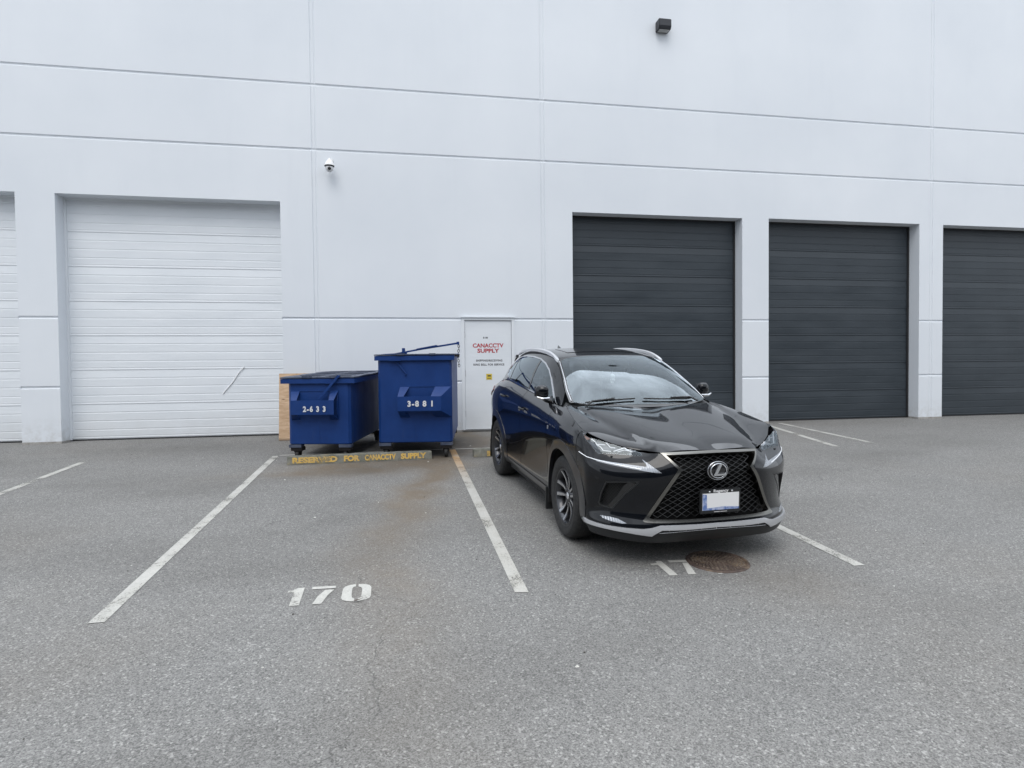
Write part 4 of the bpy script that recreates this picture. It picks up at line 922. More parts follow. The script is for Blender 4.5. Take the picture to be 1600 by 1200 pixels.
decal('parking_line', [[(-1.895, -1.94), (-1.805, -1.94), (-1.800, -7.6), (-1.895, -7.6)]], M_LINE)
decal('parking_line', [[(.775, -1.90), (.875, -1.90), (.855, -7.643), (.762, -7.626)]], M_LINER)
decal('parking_line', [[(3.385, -1.92), (3.475, -1.92), (3.49, -7.62), (3.40, -7.62)]], M_LINE)
decal('parking_line', [[(-4.54, -1.92), (-4.45, -1.92), (-4.45, -7.6), (-4.54, -7.6)]], M_LINE)
decal('bay_end_line', [[(-1.80, -1.865), (-1.80, -1.925), (.77, -1.865), (.77, -1.82)]], M_LINE)
decal('bay_end_line', [[(.88, -1.83), (.88, -1.875), (3.38, -1.93), (3.38, -1.885)]], M_LINE)
decal('parking_line', [[(7.80, -.04), (7.90, -.04), (7.90, -2.6), (7.80, -2.6)]], M_LINE)
decal('parking_line', [[(7.40, -.04), (7.50, -.04), (7.05, -2.85), (6.95, -2.80)]], M_LINE)
decal('bay_number', [[(-.769, -7.342), (-.771, -7.314), (-.744, -7.308), (-.712, -7.273), (-.667, -7.274), (-.662, -7.57), (-.725, -7.574), (-.727, -7.345)],
    [(-.613, -7.315), (-.616, -7.271), (-.454, -7.281), (-.455, -7.32)], [(-.522, -7.340), (-.460, -7.345), (-.493, -7.429), (-.522, -7.571), (-.581, -7.571), (-.560, -7.45)],
    [(-.32, -7.278), (-.359, -7.284), (-.390, -7.308), (-.402, -7.350), (-.402, -7.501), (-.389, -7.541), (-.358, -7.562), (-.312, -7.574), (-.314, -7.527), (-.331, -7.508), (-.337, -7.453), (-.338, -7.352), (-.332, -7.325), (-.316, -7.318)],
    [(-.30, -7.277), (-.255, -7.284), (-.222, -7.312), (-.209, -7.350), (-.207, -7.502), (-.214, -7.536), (-.241, -7.560), (-.291, -7.574), (-.291, -7.531), (-.276, -7.515), (-.27, -7.480), (-.27, -7.37), (-.279, -7.340), (-.299, -7.321)]], M_DIGIT, .004,
    'white stencilled number 170 on the asphalt of the bay in front of the blue bins', 'marking')
decal('bay_number', [[(1.886, -7.318), (1.886, -7.288), (1.945, -7.284), (1.951, -7.242), (1.997, -7.244), (1.996, -7.546), (1.933, -7.541), (1.937, -7.318)], [(2.05, -7.243), (2.205, -7.262), (2.198, -7.305), (2.048, -7.290)], [(2.142, -7.312), (2.186, -7.318), (2.137, -7.551), (2.078, -7.545)], [(2.296, -7.570), (2.332, -7.566), (2.334, -7.580), (2.299, -7.583)]], M_DIGIT, .004,
    'white stencilled number 17 running under the rusty iron cover before the black car', 'marking')

# iron cover
M_IRON = mat('rusty_cast_iron', (.10, .06, .045), .7)
_t = NT(M_IRON); _v = _t.obj(); _n = _t.noise(_v, 9, 6, .7); _c = _t.mix(_t.ramp(_n, .35, .65), (.032, .022, .020), (.105, .072, .056)); _c = _t.mix(_t.ramp(_t.noise(_v, 6, 4), .56, .72), _c, (.26, .19, .12)); _t.col(_c); _t.bump(_t.noise(_v, 150, 4, .7), .4, .004)
tb = MB(); mb = MB(); cx0, cy0, rr = 2.425, -7.335, .238; z0_ = gz(0, cy0)
TM = Matrix.Translation((cx0, cy0, z0_))@Matrix.Rotation(math.atan(SLOPE), 4, 'X')
mb.lathe([(0, .005), (.205, .005), (.207, .002), (.212, .002), (.214, .011), (.236, .009), (.240, .004), (.242, -.01)], 64, M=TM)
rng = random.Random(4)
for ring in range(1, 8):
    r_ = ring*.0275; n_ = int(2*math.pi*r_/.034)
    for k in range(n_):
        a = 2*math.pi*(k+.5*(ring % 2))/n_; L = .0105; M2 = TM @ Matrix.Translation((r_*math.cos(a), r_*math.sin(a), 0))@Matrix.Rotation(a+(R(45) if (k+ring) % 2 else R(-45)), 4, 'Z'); tb.box(-L, L, -.0050, .0050, .004, .0115, M=M2)
mh = mb.build('manhole_cover', M_IRON); M_TREAD = mat('worn_iron_tread', (.16, .125, .10), .5, .3); _t = NT(M_TREAD); _t.col(_t.mix(_t.ramp(_t.noise(_t.obj(), 7, 5, .7), .35, .65), (.07, .05, .042), (.26, .21, .165))); tb.build('tread', M_TREAD, mh); tag(mh, 'round rusty cast iron cover set in the asphalt before the car', 'manhole cover')

# ------------------------------------------------------------------ warehouse
WH = 10.2
ware = empty('warehouse', (0, 0, 0)); tag(ware, 'white painted concrete panel warehouse with roller doors behind the bins and the car', 'building')
OPEN = [(-5.68, -2.05, -1, 4.255), (3.39, 7.02, -1, 4.255), (7.62, 11.25, -1, 4.27), (-9.9, -6.28, -1, 4.255), (11.85, 15.4, -1, 4.27), (1.215, 2.185, -1, 2.15)]
JX = [-9.75, -1.45, 2.80, 11.55, -18]; JZ = [.965, 2.156, 5.209, 6.373]
def jv(x): 
    d = min(abs(x-j) for j in JX); return 0 if d >= .0405 else (.016 if d > .021 else (.010 if d < .019 else .016))
xs = {-24, 24}; zs = {.04, WH}
for j in JX:
    for o_ in (-.045, -.037, -.022, -.018, .018, .022, .037, .045): xs.add(j+o_)
for j in JZ:
    for o_ in (-.026, -.010, .010, .026): zs.add(j+o_)
for a, b, c, d in OPEN: xs.add(a); xs.add(b); zs.add(d)
xs = sorted(xs); zs = sorted(zs)
def dep(x, z):
    dx = min(abs(x-j) for j in JX); a = 0 if dx > .040 else (.014 if dx > .020 else .008)
    dz_ = min(abs(z-j) for j in JZ); b = 0 if dz_ > .02 else .020
    return max(a, b)
mb = MB(); V_ = {}; nx = len(xs); vs = [(x, dep(x, z), z) for z in zs for x in xs]; fs = []
for j in range(len(zs)-1):
    for i in range(nx-1):
        xm = (xs[i]+xs[i+1])/2; zm = (zs[j]+zs[j+1])/2
        if any(a < xm < b and c < zm < d for a, b, c, d in OPEN): continue
        fs.append((j*nx+i, j*nx+i+1, (j+1)*nx+i+1, (j+1)*nx+i))
mb.add(vs, fs)
for a, b, c, d in OPEN:
    dp = .34 if b-a > 2 else .10
    mb.add([(a, 0, .04), (a, dp, .04), (a, dp, d), (a, 0, d)], [(0, 1, 2, 3)]); mb.add([(b, 0, .04), (b, 0, d), (b, dp, d), (b, dp, .04)], [(0, 1, 2, 3)]); mb.add([(a, 0, d), (a, dp, d), (b, dp, d), (b, 0, d)], [(0, 1, 2, 3)])
mb.add([(-24, 0, WH), (24, 0, WH), (24, .35, WH), (-24, .35, WH), (-24, .35, WH-1), (24, .35, WH-1)], [(0, 1, 2, 3), (3, 2, 5, 4)])
me = bpy.data.meshes.new('wall'); me.from_pydata(mb.v, [], mb.f); link('wall', me, M_WALL, ware)
mb = MB(); mb.add([(-24, .35, WH-.9), (24, .35, WH-.9), (24, 30, WH-.9), (-24, 30, WH-.9)], [(0, 1, 2, 3)]); mb.add([(-24, .02, -.1), (-24, 30, -.1), (-24, 30, WH), (-24, .02, WH)], [(0, 1, 2, 3)]); mb.add([(24, .02, -.1), (24, .02, WH), (24, 30, WH), (24, 30, -.1)], [(0, 1, 2, 3)]); mb.add([(-24, 30, -.1), (24, 30, -.1), (24, 30, WH), (-24, 30, WH)], [(0, 1, 2, 3)])
me = bpy.data.meshes.new('roof'); me.from_pydata(mb.v, [], mb.f); link('roof', me, M_WALL, ware)
mb = MB(); xx = sorted([-24]+[v for a, b, c, d in OPEN if b-a > 2 for v in (a, b)]+[24])
for i in range(0, len(xx), 2): mb.box(xx[i], xx[i+1], -.004, .30, -.25, .0395)
mb.build('foundation', M_CONC, ware)
mb = MB(); mb.add([(-24, .5, -.2), (24, .5, -.2), (24, .5, 5), (-24, .5, 5)], [(0, 1, 2, 3)]); mb.build('inner_backing', M_DEEP, ware)
def roller_door(x0, x1, zt, m_, seed):
    K_ = .45 if m_ is M_WHDOOR else .6
    y0 = .30; prof = []; z = .035; rng = random.Random(seed); SEC = .605
    k = 0
    while z < zt-.001:
        z1 = min(zt, z+SEC/4); first = (k % 4 == 0)
        if first: prof += [(z, .016), (z+.006, .016), (z+.012, 0), (z+.030, 0), (z+.036, .006), (z+.046, .006), (z+.052, 0)]
        else: prof += [(z, .0), (z+.004, .0065), (z+.018, .0065), (z+.026, .0)]
        z = z1; k += 1
    prof.append((zt, 0)); mb = MB(); n_ = len(prof); ns = 12
    vs = [(x0+(x1-x0)*i/ns, y0+d*K_+.002*math.sin(i*1.7+seed+z*2.0), z) for z, d in prof for i in range(ns+1)]
    mb.add(vs, [(j*(ns+1)+i, j*(ns+1)+i+1, (j+1)*(ns+1)+i+1, (j+1)*(ns+1)+i) for j in range(n_-1) for i in range(ns)])
    d_ = mb.build('roller_door', m_, ware)
    MB().box(x0, x1, y0-.012, y0+.03, -.02, .034).build('bottom_seal', M_RUBBER, d_)
    mb = MB(); mb.box(x0, x0+.035, y0-.03, y0+.02, .03, zt); mb.box(x1-.035, x1, y0-.03, y0+.02, .03, zt); mb.box(x0+.035, x1-.035, y0-.03, y0+.02, zt-.03, zt); mb.build('guide', M_RUBBER if m_ is M_DKDOOR else M_STEELW, d_)
    return d_
dL = roller_door(-5.68, -2.05, 4.255, M_WHDOOR, 1); roller_door(3.39, 7.02, 4.255, M_DKDOOR, 2); roller_door(7.62, 11.25, 4.27, M_DKDOOR, 3); roller_door(-9.9, -6.28, 4.255, M_WHDOOR, 4); roller_door(11.85, 15.4, 4.27, M_DKDOOR, 5)
MB().tube(crm([(-3.16, .292, .80), (-3.08, .290, .90), (-2.98, .290, 1.02), (-2.88, .290, 1.18), (-2.78, .290, 1.29)], .03), .008, 6).build('door_ridge', M_WHITE, dL)  # thin pale ridge along a curved line on the door
# personnel door
pdo = empty('personnel_door'); pdo.parent = ware
mb = MB(); mb.box(1.185, 1.245, -.022, .08, .045, 2.135); mb.box(2.155, 2.212, -.022, .08, .045, 2.135); mb.box(1.185, 2.212, -.022, .08, 2.135, 2.185); mb.box(1.165, 2.225, -.05, -.0225, 2.187, 2.198); mb.build('frame', M_STEELW, pdo)
leaf = MB().box(1.251, 2.149, .004, .05, .052, 2.129).build('leaf', M_WHDOOR, pdo)
MB().box(1.20, 2.20, -.03, .06, .028, .046).build('threshold', M_STEEL, pdo)
MB().box(1.246, 2.154, .045, .055, .047, 2.134).build('door_gap', M_DEEP, pdo)
for zz in (.35, 1.12, 1.86): MB().tube([(1.248, -.004, zz-.06), (1.248, -.004, zz+.06)], .008, 8).build('hinge', M_STEEL, leaf)
mb = MB(); mb.tube([(2.08, .0, 1.02), (2.08, -.05, 1.02)], .012, 8); mb.tube([(2.08, -.05, 1.02), (1.97, -.055, 1.02)], .010, 8); mb.lathe([(0, .006), (.03, .006), (.033, 0)], 20, M=Matrix.Translation((2.08, .004, 1.02))@Matrix.Rotation(R(90), 4, 'X')); mb.build('handle', M_STEEL, leaf)
M_REDINK = mat('red_vinyl', (.42, .022, .035), .5); M_INK = mat('dark_ink', (.03, .03, .035), .6); M_YEL = mat('yellow_sticker', (.62, .47, .05), .5)
def text_fit(name, body, x0, x1, zb, zt, y, material, parent, offset=.0, spacing=1.0, MX=None):
    o = text_obj(name, body, 1.0, Matrix.Identity(4), material, parent, offset=offset, spacing=spacing, ext=.0); me = o.data
    X = [v.co.x for v in me.vertices]; Y = [v.co.y for v in me.vertices]; a, b, c, d = min(X), max(X), min(Y), max(Y)
    for v in me.vertices:
        p = Vector((x0+(v.co.x-a)/(b-a)*(x1-x0), y, zb+(v.co.y-c)/(d-c)*(zt-zb))); v.co = MX @ p if MX is not None else p
    return o
text_fit('door_code', 'B-138', 1.605, 1.692, 1.785, 1.818, .0025, M_INK, leaf, .04)
text_fit('lettering', 'CANACCTV', 1.402, 1.997, 1.612, 1.692, .0025, M_REDINK, leaf, .032)
text_fit('lettering', 'SUPPLY', 1.490, 1.912, 1.512, 1.592, .0025, M_REDINK, leaf, .032)
text_fit('small_lettering', 'SHIPPING/RECEIVING', 1.461, 1.972, 1.344, 1.384, .0025, M_INK, leaf, .03, 1.15)
text_fit('small_lettering', 'RING BELL FOR SERVICE', 1.411, 2.010, 1.266, 1.306, .0025, M_INK, leaf, .03, 1.15)
st = MB().box(1.656, 1.766, .001, .0035, .996, 1.108).build('sticker', M_YEL, leaf)
mb = MB(); mb.box(1.682, 1.732, .0005, .0012, 1.056, 1.082); mb.add([(1.732, .0006, 1.062), (1.748, .0006, 1.054), (1.748, .0006, 1.084), (1.732, .0006, 1.076)], [(0, 1, 2, 3)]); mb.box(1.675, 1.746, .0005, .0012, 1.016, 1.024); mb.build('camera_symbol', M_INK, st)
mb = MB(); mb.box(2.238, 2.288, -.035, -.001, 1.385, 1.47, bev=.006); mb.lathe([(0, .006), (.010, .006), (.012, 0)], 14, M=Matrix.Translation((2.263, -.035, 1.445))@Matrix.Rotation(R(90), 4, 'X'))
tag(mb.build('doorbell', M_BLK), 'small black doorbell box on the wall right of the white door', 'doorbell')
# wall lamp
lampo = empty('wall_lamp', (5.262, 0, 7.985)); tag(lampo, 'black box-shaped lamp high on the white wall above the dark roller door', 'wall lamp')
mb = MB(); P = [(-.135, 0), (-.135, .235), (.115, .235), (.115, .10), (.09, .0)]
mb.prism([(0, -.125), (0, .075), (-.17, .075), (-.19, .062), (-.19, -.065), (-.16, -.125)], 0, -.128, .128); mb.build('housing', M_BLK, lampo, bevel=.008)
MB().box(-.105, .105, -.155, -.035, -.131, -.1255, bev=.0025).build('lens', mat('lamp_glass_off', (.32, .32, .31), .25), lampo)
# security camera
camo = empty('security_camera', (-1.165, 0, 4.90)); tag(camo, 'white dome security camera on the wall above the blue bins', 'security camera')
mb = MB(); mb.box(-.05, .05, -.025, -.001, .03, .15, bev=.008); mb.tube([(0, -.02, .09), (0, -.10, .115), (0, -.16, .10), (0, -.17, .06)], .020, 12); mb.build('bracket', M_WHITE, camo)
mb = MB(); mb.lathe([(0, .085), (.03, .08), (.055, .055), (.075, .02), (.090, -.02), (.092, -.028), (.080, -.03), (0, -.03)], 32, M=Matrix.Translation((0, -.17, .0))); mb.build('hood', M_WHITE, camo)
bm_ = MB(); prof = [(.072*math.cos(R(a)), .072*math.sin(R(a))) for a in range(90, -91, -12)]; prof[0] = (0, .072); prof[-1] = (0, -.072); bm_.lathe(prof, 28, M=Matrix.Translation((0, -.17, -.065))); hb = bm_.build('ball', mat('camera_shell', (.66, .67, .68), .3), camo)
MB().lathe([(.0, .010), (.026, .008), (.030, .0), (.032, -.01)], 24, M=Matrix.Translation((.005, -.232, -.088))@Matrix.Rotation(R(110), 4, 'X')).build('lens', M_GLOSSBLK, camo)
MB().lathe([(.088, -.028), (.0765, -.045), (.074, -.045), (.085, -.028)], 28, M=Matrix.Translation((0, -.17, 0))).build('gasket', M_BLK, camo)

# ------------------------------------------------------------------ waste containers
M_BLUE = mat('blue_enamel', (.006, .027, .11), .42, spec=.3)
_t = NT(M_BLUE); _v = _t.obj(); _n = _t.noise(_v, 2.4, 6, .65); _c = _t.mix(_t.ramp(_n, .3, .7), (.0034, .027, .130), (.0068, .040, .175)); _d = _t.noise(_t.obj((1, 1, .18)), 9, 6, .7)
_c = _t.mix(_t.ramp(_d, .62, .80, 0, .35), _c, (.05, .07, .12)); _r = _t.noise(_v, 17, 6, .75); _s = _t.sepxyz(_v); _rm = _t.math('MULTIPLY', _t.ramp(_r, .62, .70), _t.ramp(_s[2], .15, .55, 1, .12)); _c = _t.mix(_t.math('MULTIPLY', _rm, .8), _c, (.05, .028, .018)); _t.col(_c); _t.rough(_t.ramp(_d, .3, .7, .38, .55)); _t.bump(_t.math('ADD', _t.noise(_t.obj((1, 1, 1)), 3.0, 2), _t.math('MULTIPLY', _t.noise(_v, 90, 3), .04)), .10, .05)
M_LID = mat('lid_plastic', (.035, .045, .075), .5)
_t = NT(M_LID); _n = _t.noise(_t.obj(), 6, 6, .7); _t.col(_t.mix(_t.ramp(_n, .35, .7), (.030, .042, .080), (.085, .100, .14))); _t.rough(_t.ramp(_n, .3, .7, .3, .55))
M_CHAIN = mat('rusty_chain', (.03, .027, .028), .5, .6)
M_NUM, _, _ = paint_mat('stencil_number_paint', (.74, .76, .80), (.66, .68, .72), .72)
def caster(parent, x, y, zb, zg):
    c = empty('caster'); c.parent = parent; c.location = (x, y, zb); H = zb-zg; r_ = min(.078, H*.38)
    mb = MB(); mb.box(-.085, .085, -.07, .07, -.055, .0, bev=.004); mb.box(-.045, .045, -.045, .045, -.075, -.055)
    for sx in (-1, 1): mb.prism([(-.035, -.075), (.035, -.075), (.018, -H+r_-.012), (-.018, -H+r_-.012)], 0, sx*.040-.004, sx*.040+.004)
    mb.build('fork', M_CHAIN, c)
    MB().lathe([(0, .026), (.03, .026), (.034, .020), (r_-.014, .020), (r_-.010, .028), (r_-.002, .022), (r_, 0), (r_-.002, -.022), (r_-.010, -.028), (r_-.014, -.020), (.034, -.020), (0, -.026)], 28, M=Matrix.Translation((0, 0, -H+r_))@Matrix.Rotation(R(90), 4, 'Y')).build('wheel', M_TYRE, c)
def container(loc, rz, W, H, L, num, pk, lidz, label, ol=.042, orr=.042):
    """origin at the ground under the near left corner; x across the near face, y towards the wall"""
    c = empty('dumpster', loc, rz); tag(c, label, 'dumpster', 'blue steel waste containers'); zb = .232; zt = zb+H
    sl_ = SLOPE*.9
    mb = MB(); t = .006
    def Z(y, z): return z+sl_*y
    # tapered body with folded corners
    ch = .035
    P = [(ch, 0), (W-ch, 0), (W, ch), (W, L-ch), (W-ch, L), (ch, L), (0, L-ch), (0, ch)]
    n_ = len(P); vs = []
    for z, k in ((zb, .985), (zb+.012, 1.0), (zt, 1.0)):
        for x, y in P: vs.append(((x-W/2)*k+W/2, (y-L/2)*k+L/2, Z(y, z)))
    fs = [(j*n_+i, j*n_+(i+1) % n_, (j+1)*n_+(i+1) % n_, (j+1)*n_+i) for j in range(2) for i in range(n_)]+[tuple(range(n_))[::-1]]
    mb.add(vs, fs)
    body = mb.build('body', M_BLUE, c)
    mb = MB(); mb.box(W*.50-.002, W*.50+.002, -.003, .0, zb+.02, zb+.28); mb.build('weld_seam', M_BLUE, body)
    mb = MB()
    for xx in (.10, W-.10): mb.box(xx-.10 if xx < .5 else xx-.08, xx+.08 if xx < .5 else xx+.10, -.004, .12, zb-.045, zb-.001)
    mb.build('caster_plate', M_LID, body)
    # rim channel
    mb = MB(); o_ = .038; h_ = .062
    for (x0, x1, y0, y1) in ((-ol, W+orr, -o_, .004), (-ol, W+orr, L-.004, L+o_), (-ol, .004, .0045, L-.0045), (W-.004, W+orr, .0045, L-.0045)):
        mb.add([(x0, y0, Z(y0, zt-.005)), (x1, y0, Z(y0, zt-.005)), (x1, y1, Z(y1, zt-.005)), (x0, y1, Z(y1, zt-.005)), (x0, y0, Z(y0, zt+h_)), (x1, y0, Z(y0, zt+h_)), (x1, y1, Z(y1, zt+h_)), (x0, y1, Z(y1, zt+h_))], [(0, 3, 2, 1), (4, 5, 6, 7), (0, 1, 5, 4), (1, 2, 6, 5), (2, 3, 7, 6), (3, 0, 4, 7)])
    mb.build('rim', M_BLUE, c)
    # fork pockets on the near and far end
    x0, x1, z0, z1, bx0, bx1, bz0, bz1, fl, fr = pk; dp = .135
    for end in (0, 1):
        mb = MB(); E = (lambda x, y, z: (x, y, z)) if end == 0 else (lambda x, y, z: (W-x, L-y, Z(L, z)))
        def slab(q, th=.007):
            q = [Vector(p) for p in q]; nn = (q[1]-q[0]).cross(q[2]-q[0]).normalized()*th; n4 = len(q); mb.add([E(*p) for p in q]+[E(*(p+nn)) for p in q], [tuple(range(n4))[::-1], tuple(range(n4, 2*n4))]+[(i, (i+1) % n4, (i+1) % n4+n4, i+n4) for i in range(n4)])
        slab([(x0, -dp, z0), (x0, -dp, z1), (x1, -dp, z1), (x1, -dp, z0)])
        slab([(x0, -dp, z1), (bx0, 0, bz1), (bx0+fl, 0, bz1), (x0+fl*.62, -dp, z1)]); slab([(x1-fr*.62, -dp, z1), (bx1-fr, 0, bz1), (bx1, 0, bz1), (x1, -dp, z1)])
        slab([(x0, -dp, z0), (x0+fl*.62, -dp, z0), (bx0+fl, 0, bz0), (bx0, 0, bz0)]); slab([(x1-fr*.62, -dp, z0), (x1, -dp, z0), (bx1, 0, bz0), (bx1-fr, 0, bz0)])
        slab([(x0+.002, -dp+.008, z1-.001), (x0+.002, -.11, z1-.001), (x1-.002, -.11, z1-.001), (x1-.002, -dp+.008, z1-.001)], .005)
        mb.box(*(E(bx0, 0, 0)[0] if end == 0 else W-bx1, E(bx1, 0, 0)[0] if end == 0 else W-bx0), *((-.008, -.001) if end == 0 else (L+.001, L+.008)), bz1-.008 if end == 0 else Z(L, bz1-.008), bz1+.012 if end == 0 else Z(L, bz1+.012))
        if fr > .16: slab([(x1, -dp, z0), (x1, -dp, z1), (bx1, 0, bz1), (bx1, 0, bz0)])
        else:
            slab([(bx1-.004, 0, bz0+.02), (bx1-.004, -.06, z0+.01), (bx1-.004, -.06, z1-.01), (bx1-.004, 0, bz1-.02)], .005)
        mb.build('fork_pocket', M_BLUE, c)
        if end == 0: nx0, nx1, nz0, nz1 = num[1]; pocket = c.children[-1]; text_fit('number', num[0], nx0, nx1, nz0, nz1, -dp-.0088, M_NUM, pocket, .045, 1.25)
    # lid
    a0, a1, th = lidz; mb = MB(); n_ = 9; ys = [-.045+(L+.085)*i/n_ for i in range(n_+1)]
    for i in range(n_+1):
        pass
    def lz(y): f = (y+.045)/(L+.085); return zt+h_+.004+a0+(a1-a0)*f
    for x0_, x1_ in ((-ol-.004, W*.5-.004), (W*.5+.004, W+orr+.004)):
        vs = []; 
        for y in ys:
            for x, dz in ((x0_, 0), (x0_, th), (x1_, th), (x1_, 0)): vs.append((x, y, lz(y)+dz+sl_*0+.004*math.sin(y*9+x*3)))
        fs = [(0, 1, 2, 3), tuple(4*n_+k for k in (3, 2, 1, 0))]+[(i*4+k, (i+1)*4+k, (i+1)*4+(k+1) % 4, i*4+(k+1) % 4) for i in range(n_) for k in range(4)]
        mb.add(vs, fs)
    for i in range(1, n_):
        y = ys[i]; mb.box(.03, W*.5-.04, y-.02, y+.02, lz(y)+th, lz(y)+th+.006, bev=.002); mb.box(W*.5+.04, W-.03, y-.02, y+.02, lz(y)+th, lz(y)+th+.006, bev=.002)
    mb.box(W*.30-.05, W*.30+.08, -.055, .02, lz(0)-.001, lz(0)+th+.012, bev=.003)
    mb.box(W*.74-.05, W*.74+.05, -.055, .02, lz(0)-.001, lz(0)+th+.010, bev=.003)
    lid = mb.build('lid', M_LID, c)
    if a1 > .04:
        mb = MB(); mb.prism([(0, Z(0, zt+h_)), (L, Z(L, zt+h_)), (L, lz(L)), (0, lz(0))], 0, 0, .006); mb.prism([(0, Z(0, zt+h_)), (L, Z(L, zt+h_)), (L, lz(L)), (0, lz(0))], 0, W-.006, W); mb.build('upstand', M_BLUE, c)
    for (x, y) in ((.10, .09), (W-.10, .09), (.10, L-.09), (W-.10, L-.09)): caster(c, x, y, Z(y, zb)-.046+(.001), SLOPE*y*math.cos(rz)+.0)
    return c, zt, lz
d1, zt1, lz1 = container((-1.585, -2.33, gz(0, -2.33)), R(-13), .915, .895, 1.90, ('2-6 3 3', (.270, .600, .715, .800)), (.095, .715, .675, .880, .045, .745, .59, 1.015, .13, .12), (.002, .085, .018), 'low blue steel dumpster numbered 2-633 with a grey lid, beside the plywood sheet', .095, .075)
mb = MB(); mb.prism([(.745, 1.225), (.80, 1.235), (.50, .895), (.455, .895)], 1, -.075, -.062); mb.box(.56, .72, -.060, -.039, zt1-.01, zt1+.004); mb.tube([(.765, -.02, zt1+.09), (.765, -.085, zt1+.09)], .02, 8); mb.build('lock_arm', M_BLUE, d1)
d2, zt2, lz2 = container((-.300, -2.45, gz(0, -2.45)), R(-8), 1.085, 1.222, 1.78, ('3-8 8 1', (.445, .81, .770, .858)), (.30, .93, .708, .92, .325, 1.08, .605, 1.065, .14, .24), (.002, .030, .016), 'tall blue steel dumpster numbered 3-881 with a chained bar over its lid')
mb = MB(); mb.tube([(.26, -.012, zt2-.005), (.42, -.02, zt2-.21)], .009, 6); mb.tube([(.42, -.02, zt2-.21), (.395, -.012, zt2-.225)], .008, 6); mb.box(.17, .34, -.060, -.039, zt2-.012, zt2+.002); mb.build('prop', M_BLUE, d2)
mb = MB(); mb.prism([(.08, zt2+.092), (.25, zt2+.10), (.60, zt2+.165), (1.18, zt2+.255), (1.185, zt2+.230), (.60, zt2+.140), (.25, zt2+.078), (.08, zt2+.082)], 1, .02, .035); mb.prism([(.55, zt2+.150), (.58, zt2+.168), (.86, zt2+.218), (.90, zt2+.205)], 1, .012, .0195)
mb.box(.36, .40, -.02, .05, zt2+.10, zt2+.175, bev=.004); mb.box(.35, .43, .0, .03, zt2+.085, zt2+.12); mb.box(1.16, 1.20, .0, .06, zt2+.222, zt2+.262); mb.build('lock_bar', M_BLUE, d2)
mb = MB(); z = zt2+.235; k = 0
while z > zt2-.10:
    ring = []
    for a in np.linspace(0, 2*math.pi, 13)[:-1]:
        u, v = .0135*math.cos(a), .024*math.sin(a); ring.append((1.185+(u if k % 2 else 0)+.008*math.sin(k*.9), .03+(0 if k % 2 else u), z+v))
    mb.tube(ring, .0045, 6, True); z -= .036; k += 1
mb.box(1.13, 1.20, .01, .05, zt2+.045, zt2+.075); mb.build('chain', M_CHAIN, d2)
# wheel stops
M_STOP = mat('weathered_concrete', (.25, .25, .22), .9)
_t = NT(M_STOP); _v = _t.obj(); _n = _t.noise(_v, 9, 7, .7); _c = _t.mix(_t.ramp(_n, .32, .68), (.085, .09, .075), (.21, .205, .175)); _c = _t.mix(_t.ramp(_t.noise(_v, 3.1, 6, .7), .58, .72, 0, .55), _c, (.30, .22, .08)); _t.col(_c); _t.bump(_t.noise(_v, 60, 6, .7), .6, .008)
M_YPAINT, _t, _ = paint_mat('worn_yellow_paint', (.66, .39, .03), (.50, .31, .05), .655)
M_YPAINT.node_tree.nodes['Principled BSDF'].inputs['Roughness'].default_value = .8
def wheel_stop(loc, rz, L, label, words=None):
    w_ = empty('wheel_stop', loc, rz); tag(w_, label, 'wheel stop', 'concrete wheel stops'); bm = bmesh.new(); n_ = 26; prof = [(-.085, .0), (-.080, .02), (-.058, .108), (-.046, .118), (.046, .118), (.058, .108), (.08, .02), (.085, 0)]; rg = random.Random(int(L*100)); vs = []
    for i in range(n_+1):
        x = L*i/n_; e = .02 if i in (0, n_) else 0
        vs.append([bm.verts.new((x+(.0 if i else .0), y*(1-e*2)+rg.uniform(-.0025, .0025), (z-(.006 if e and z > .05 else 0))+(rg.uniform(-.003, .003) if z > .01 else 0))) for y, z in prof])
    for i in range(n_):
        for k in range(len(prof)): bm.faces.new((vs[i][k], vs[i][(k+1) % len(prof)], vs[i+1][(k+1) % len(prof)], vs[i+1][k]))
    bm.faces.new(vs[0]); bm.faces.new(vs[-1][::-1]); bmesh.ops.recalc_face_normals(bm, faces=bm.faces); me = bpy.data.meshes.new('block'); bm.to_mesh(me); bm.free(); me.polygons.foreach_set('use_smooth', [True]*len(me.polygons)); me.set_sharp_from_angle(angle=R(35)); link('block', me, M_STOP, w_)
    if words:
        ez_ = Vector((0, .022, .088)).normalized(); o0 = Vector((0, -.0835, .012))
        for body, x0, x1 in words:
            MX = Matrix(((1, 0, 0, 0), (0, -ez_.z, ez_.y, o0.y), (0, ez_.y, ez_.z, o0.z), (0, 0, 0, 1)))
            text_fit('lettering', body, x0, x1, .006, .090, .0032, M_YPAINT, w_, .055, 1.0, MX)
    return w_
wheel_stop((-1.558, -2.625, gz(0, -2.63)), R(2.3), 2.02, 'grey concrete wheel stop with worn yellow lettering in front of the blue bins', [('RESERVED', .07, .68), ('FOR', .77, .99), ('CANACCTV', 1.06, 1.50), ('SUPPLY', 1.57, 1.94)])
ws2 = wheel_stop((1.085, -2.545, gz(0, -2.55)), R(0), 1.85, 'grey concrete wheel stop mostly hidden behind the rear of the black car')
mb = MB()
for xa, xb in ((.20, .26), (.28, .33), (.36, .42), (.45, .50)): mb.add([(xa, -.0835, .012), (xb, -.0835, .012), (xb, -.0645, .088), (xa, -.0645, .088)], [(0, 1, 2, 3)])
mb.build('paint_smudge', M_YPAINT, ws2)
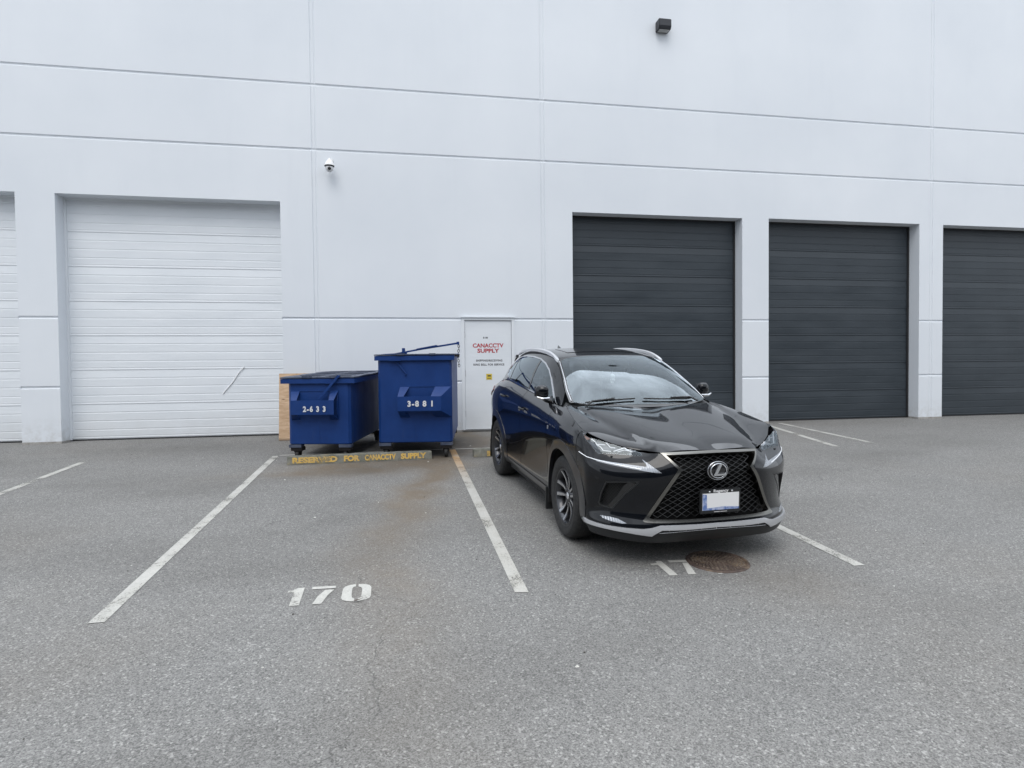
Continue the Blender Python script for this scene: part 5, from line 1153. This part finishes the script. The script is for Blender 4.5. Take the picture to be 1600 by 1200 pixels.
# plywood
M_PLY = mat('plywood', (.50, .34, .20), .75)
_t = NT(M_PLY); _v = _t.obj((1.0, 1, 7)); _n = _t.noise(_v, 3.2, 7, .65, 1.2); _c = _t.mix(_t.ramp(_n, .3, .7), (.66, .48, .32), (.40, .25, .14)); _k = _t.noise(_t.obj((1, 1, 2.2)), 5.5, 3, .5, .4); _c = _t.mix(_t.ramp(_k, .66, .76), _c, (.18, .095, .05)); _s = _t.sepxyz(_t.obj()); _c = _t.mix(_t.ramp(_s[2], .0, .05, .8, 0), _c, (.07, .05, .035)); _t.col(_c); _t.bump(_n, .2, .004)
ply = MB().box(0, .66, 0, .018, 0, 1.185).build('plywood_sheet', M_PLY); ply.location = (-2.078, -.405, gz(0, -.405)+.002); ply.rotation_euler = (R(-8), 0, R(1)); tag(ply, 'tan plywood sheet standing against the wall behind the low blue dumpster', 'plywood sheet')
# leaf on the number, small litter
M_LEAF = mat('dry_leaf', (.05, .028, .018), .7)
mb = MB(); lv = [(0, 0), (.018, .010), (.038, .008), (.060, .016), (.040, -.002), (.018, -.008)]; mb.add([(-.318+x, -7.585+y, gz(0, -7.585)+.012+.10*x+.2*abs(y)) for x, y in lv], [(0, 1, 2, 3, 4, 5)]); tag(mb.build('fallen_leaf', M_LEAF), 'small dark dry leaf lying at the foot of the painted zero', 'leaf')
rg = random.Random(11); mb = MB(); mw = MB()
for i in range(150):
    x, y = rg.uniform(-4.5, 6), rg.uniform(-11, -1.2); s_ = rg.uniform(.003, .009); q = []
    for k in range(6): q.append((x+s_*rg.uniform(.6, 1.2)*math.cos(k*1.05), y+s_*rg.uniform(.6, 1.2)*math.sin(k*1.05)))
    z = gz(x, y)+.001; t_ = (mw if i % 4 == 0 else mb); t_.add([(a, b, z) for a, b in q]+[(x, y, z+s_*.8)], [(k, (k+1) % 6, 6) for k in range(6)])
for x, y in ((-1.419, -3.667), (-.828, -5.476), (.906, -8.639), (1.2, -2.0), (1.28, -2.02), (1.15, -1.6), (.40, -2.83)):
    s_ = .010; z = gz(x, y)+.001; mw.add([(x+s_*1.3*math.cos(k*1.05), y+s_*math.sin(k*1.05), z) for k in range(6)]+[(x, y, z+.010)], [(k, (k+1) % 6, 6) for k in range(6)])
tag(mb.build('gravel', mat('dark_grit', (.05, .045, .04), .9)), kind='stuff'); tag(mw.build('litter', mat('pale_grit', (.55, .54, .50), .9)), kind='stuff')

# ------------------------------------------------------------------ the building across the yard (seen only in reflections)
ob = empty('opposite_building', (0, -27, gz(0, -30))); tag(ob, 'grey warehouse across the yard behind the camera', 'building')
M_OB = mat('grey_cladding', (.20, .205, .215), .8); _t = NT(M_OB); _t.col(_t.mix(_t.ramp(_t.noise(_t.obj(), .6, 4), .3, .7), (.05, .053, .06), (.085, .088, .092)))
mb = MB(); mb.box(-45, 45, -20, 0, 0, 10.5); mb.build('wall', M_OB, ob)
for i in range(-5, 6):
    MB().box(i*8-1.9, i*8+1.9, .01, .08, .05, 4.2).build('roller_door', M_DKDOOR, ob)
    MB().box(i*8-2.4, i*8+2.4, .01, .06, 5.6, 7.0).build('window', M_GLOSSBLK, ob)
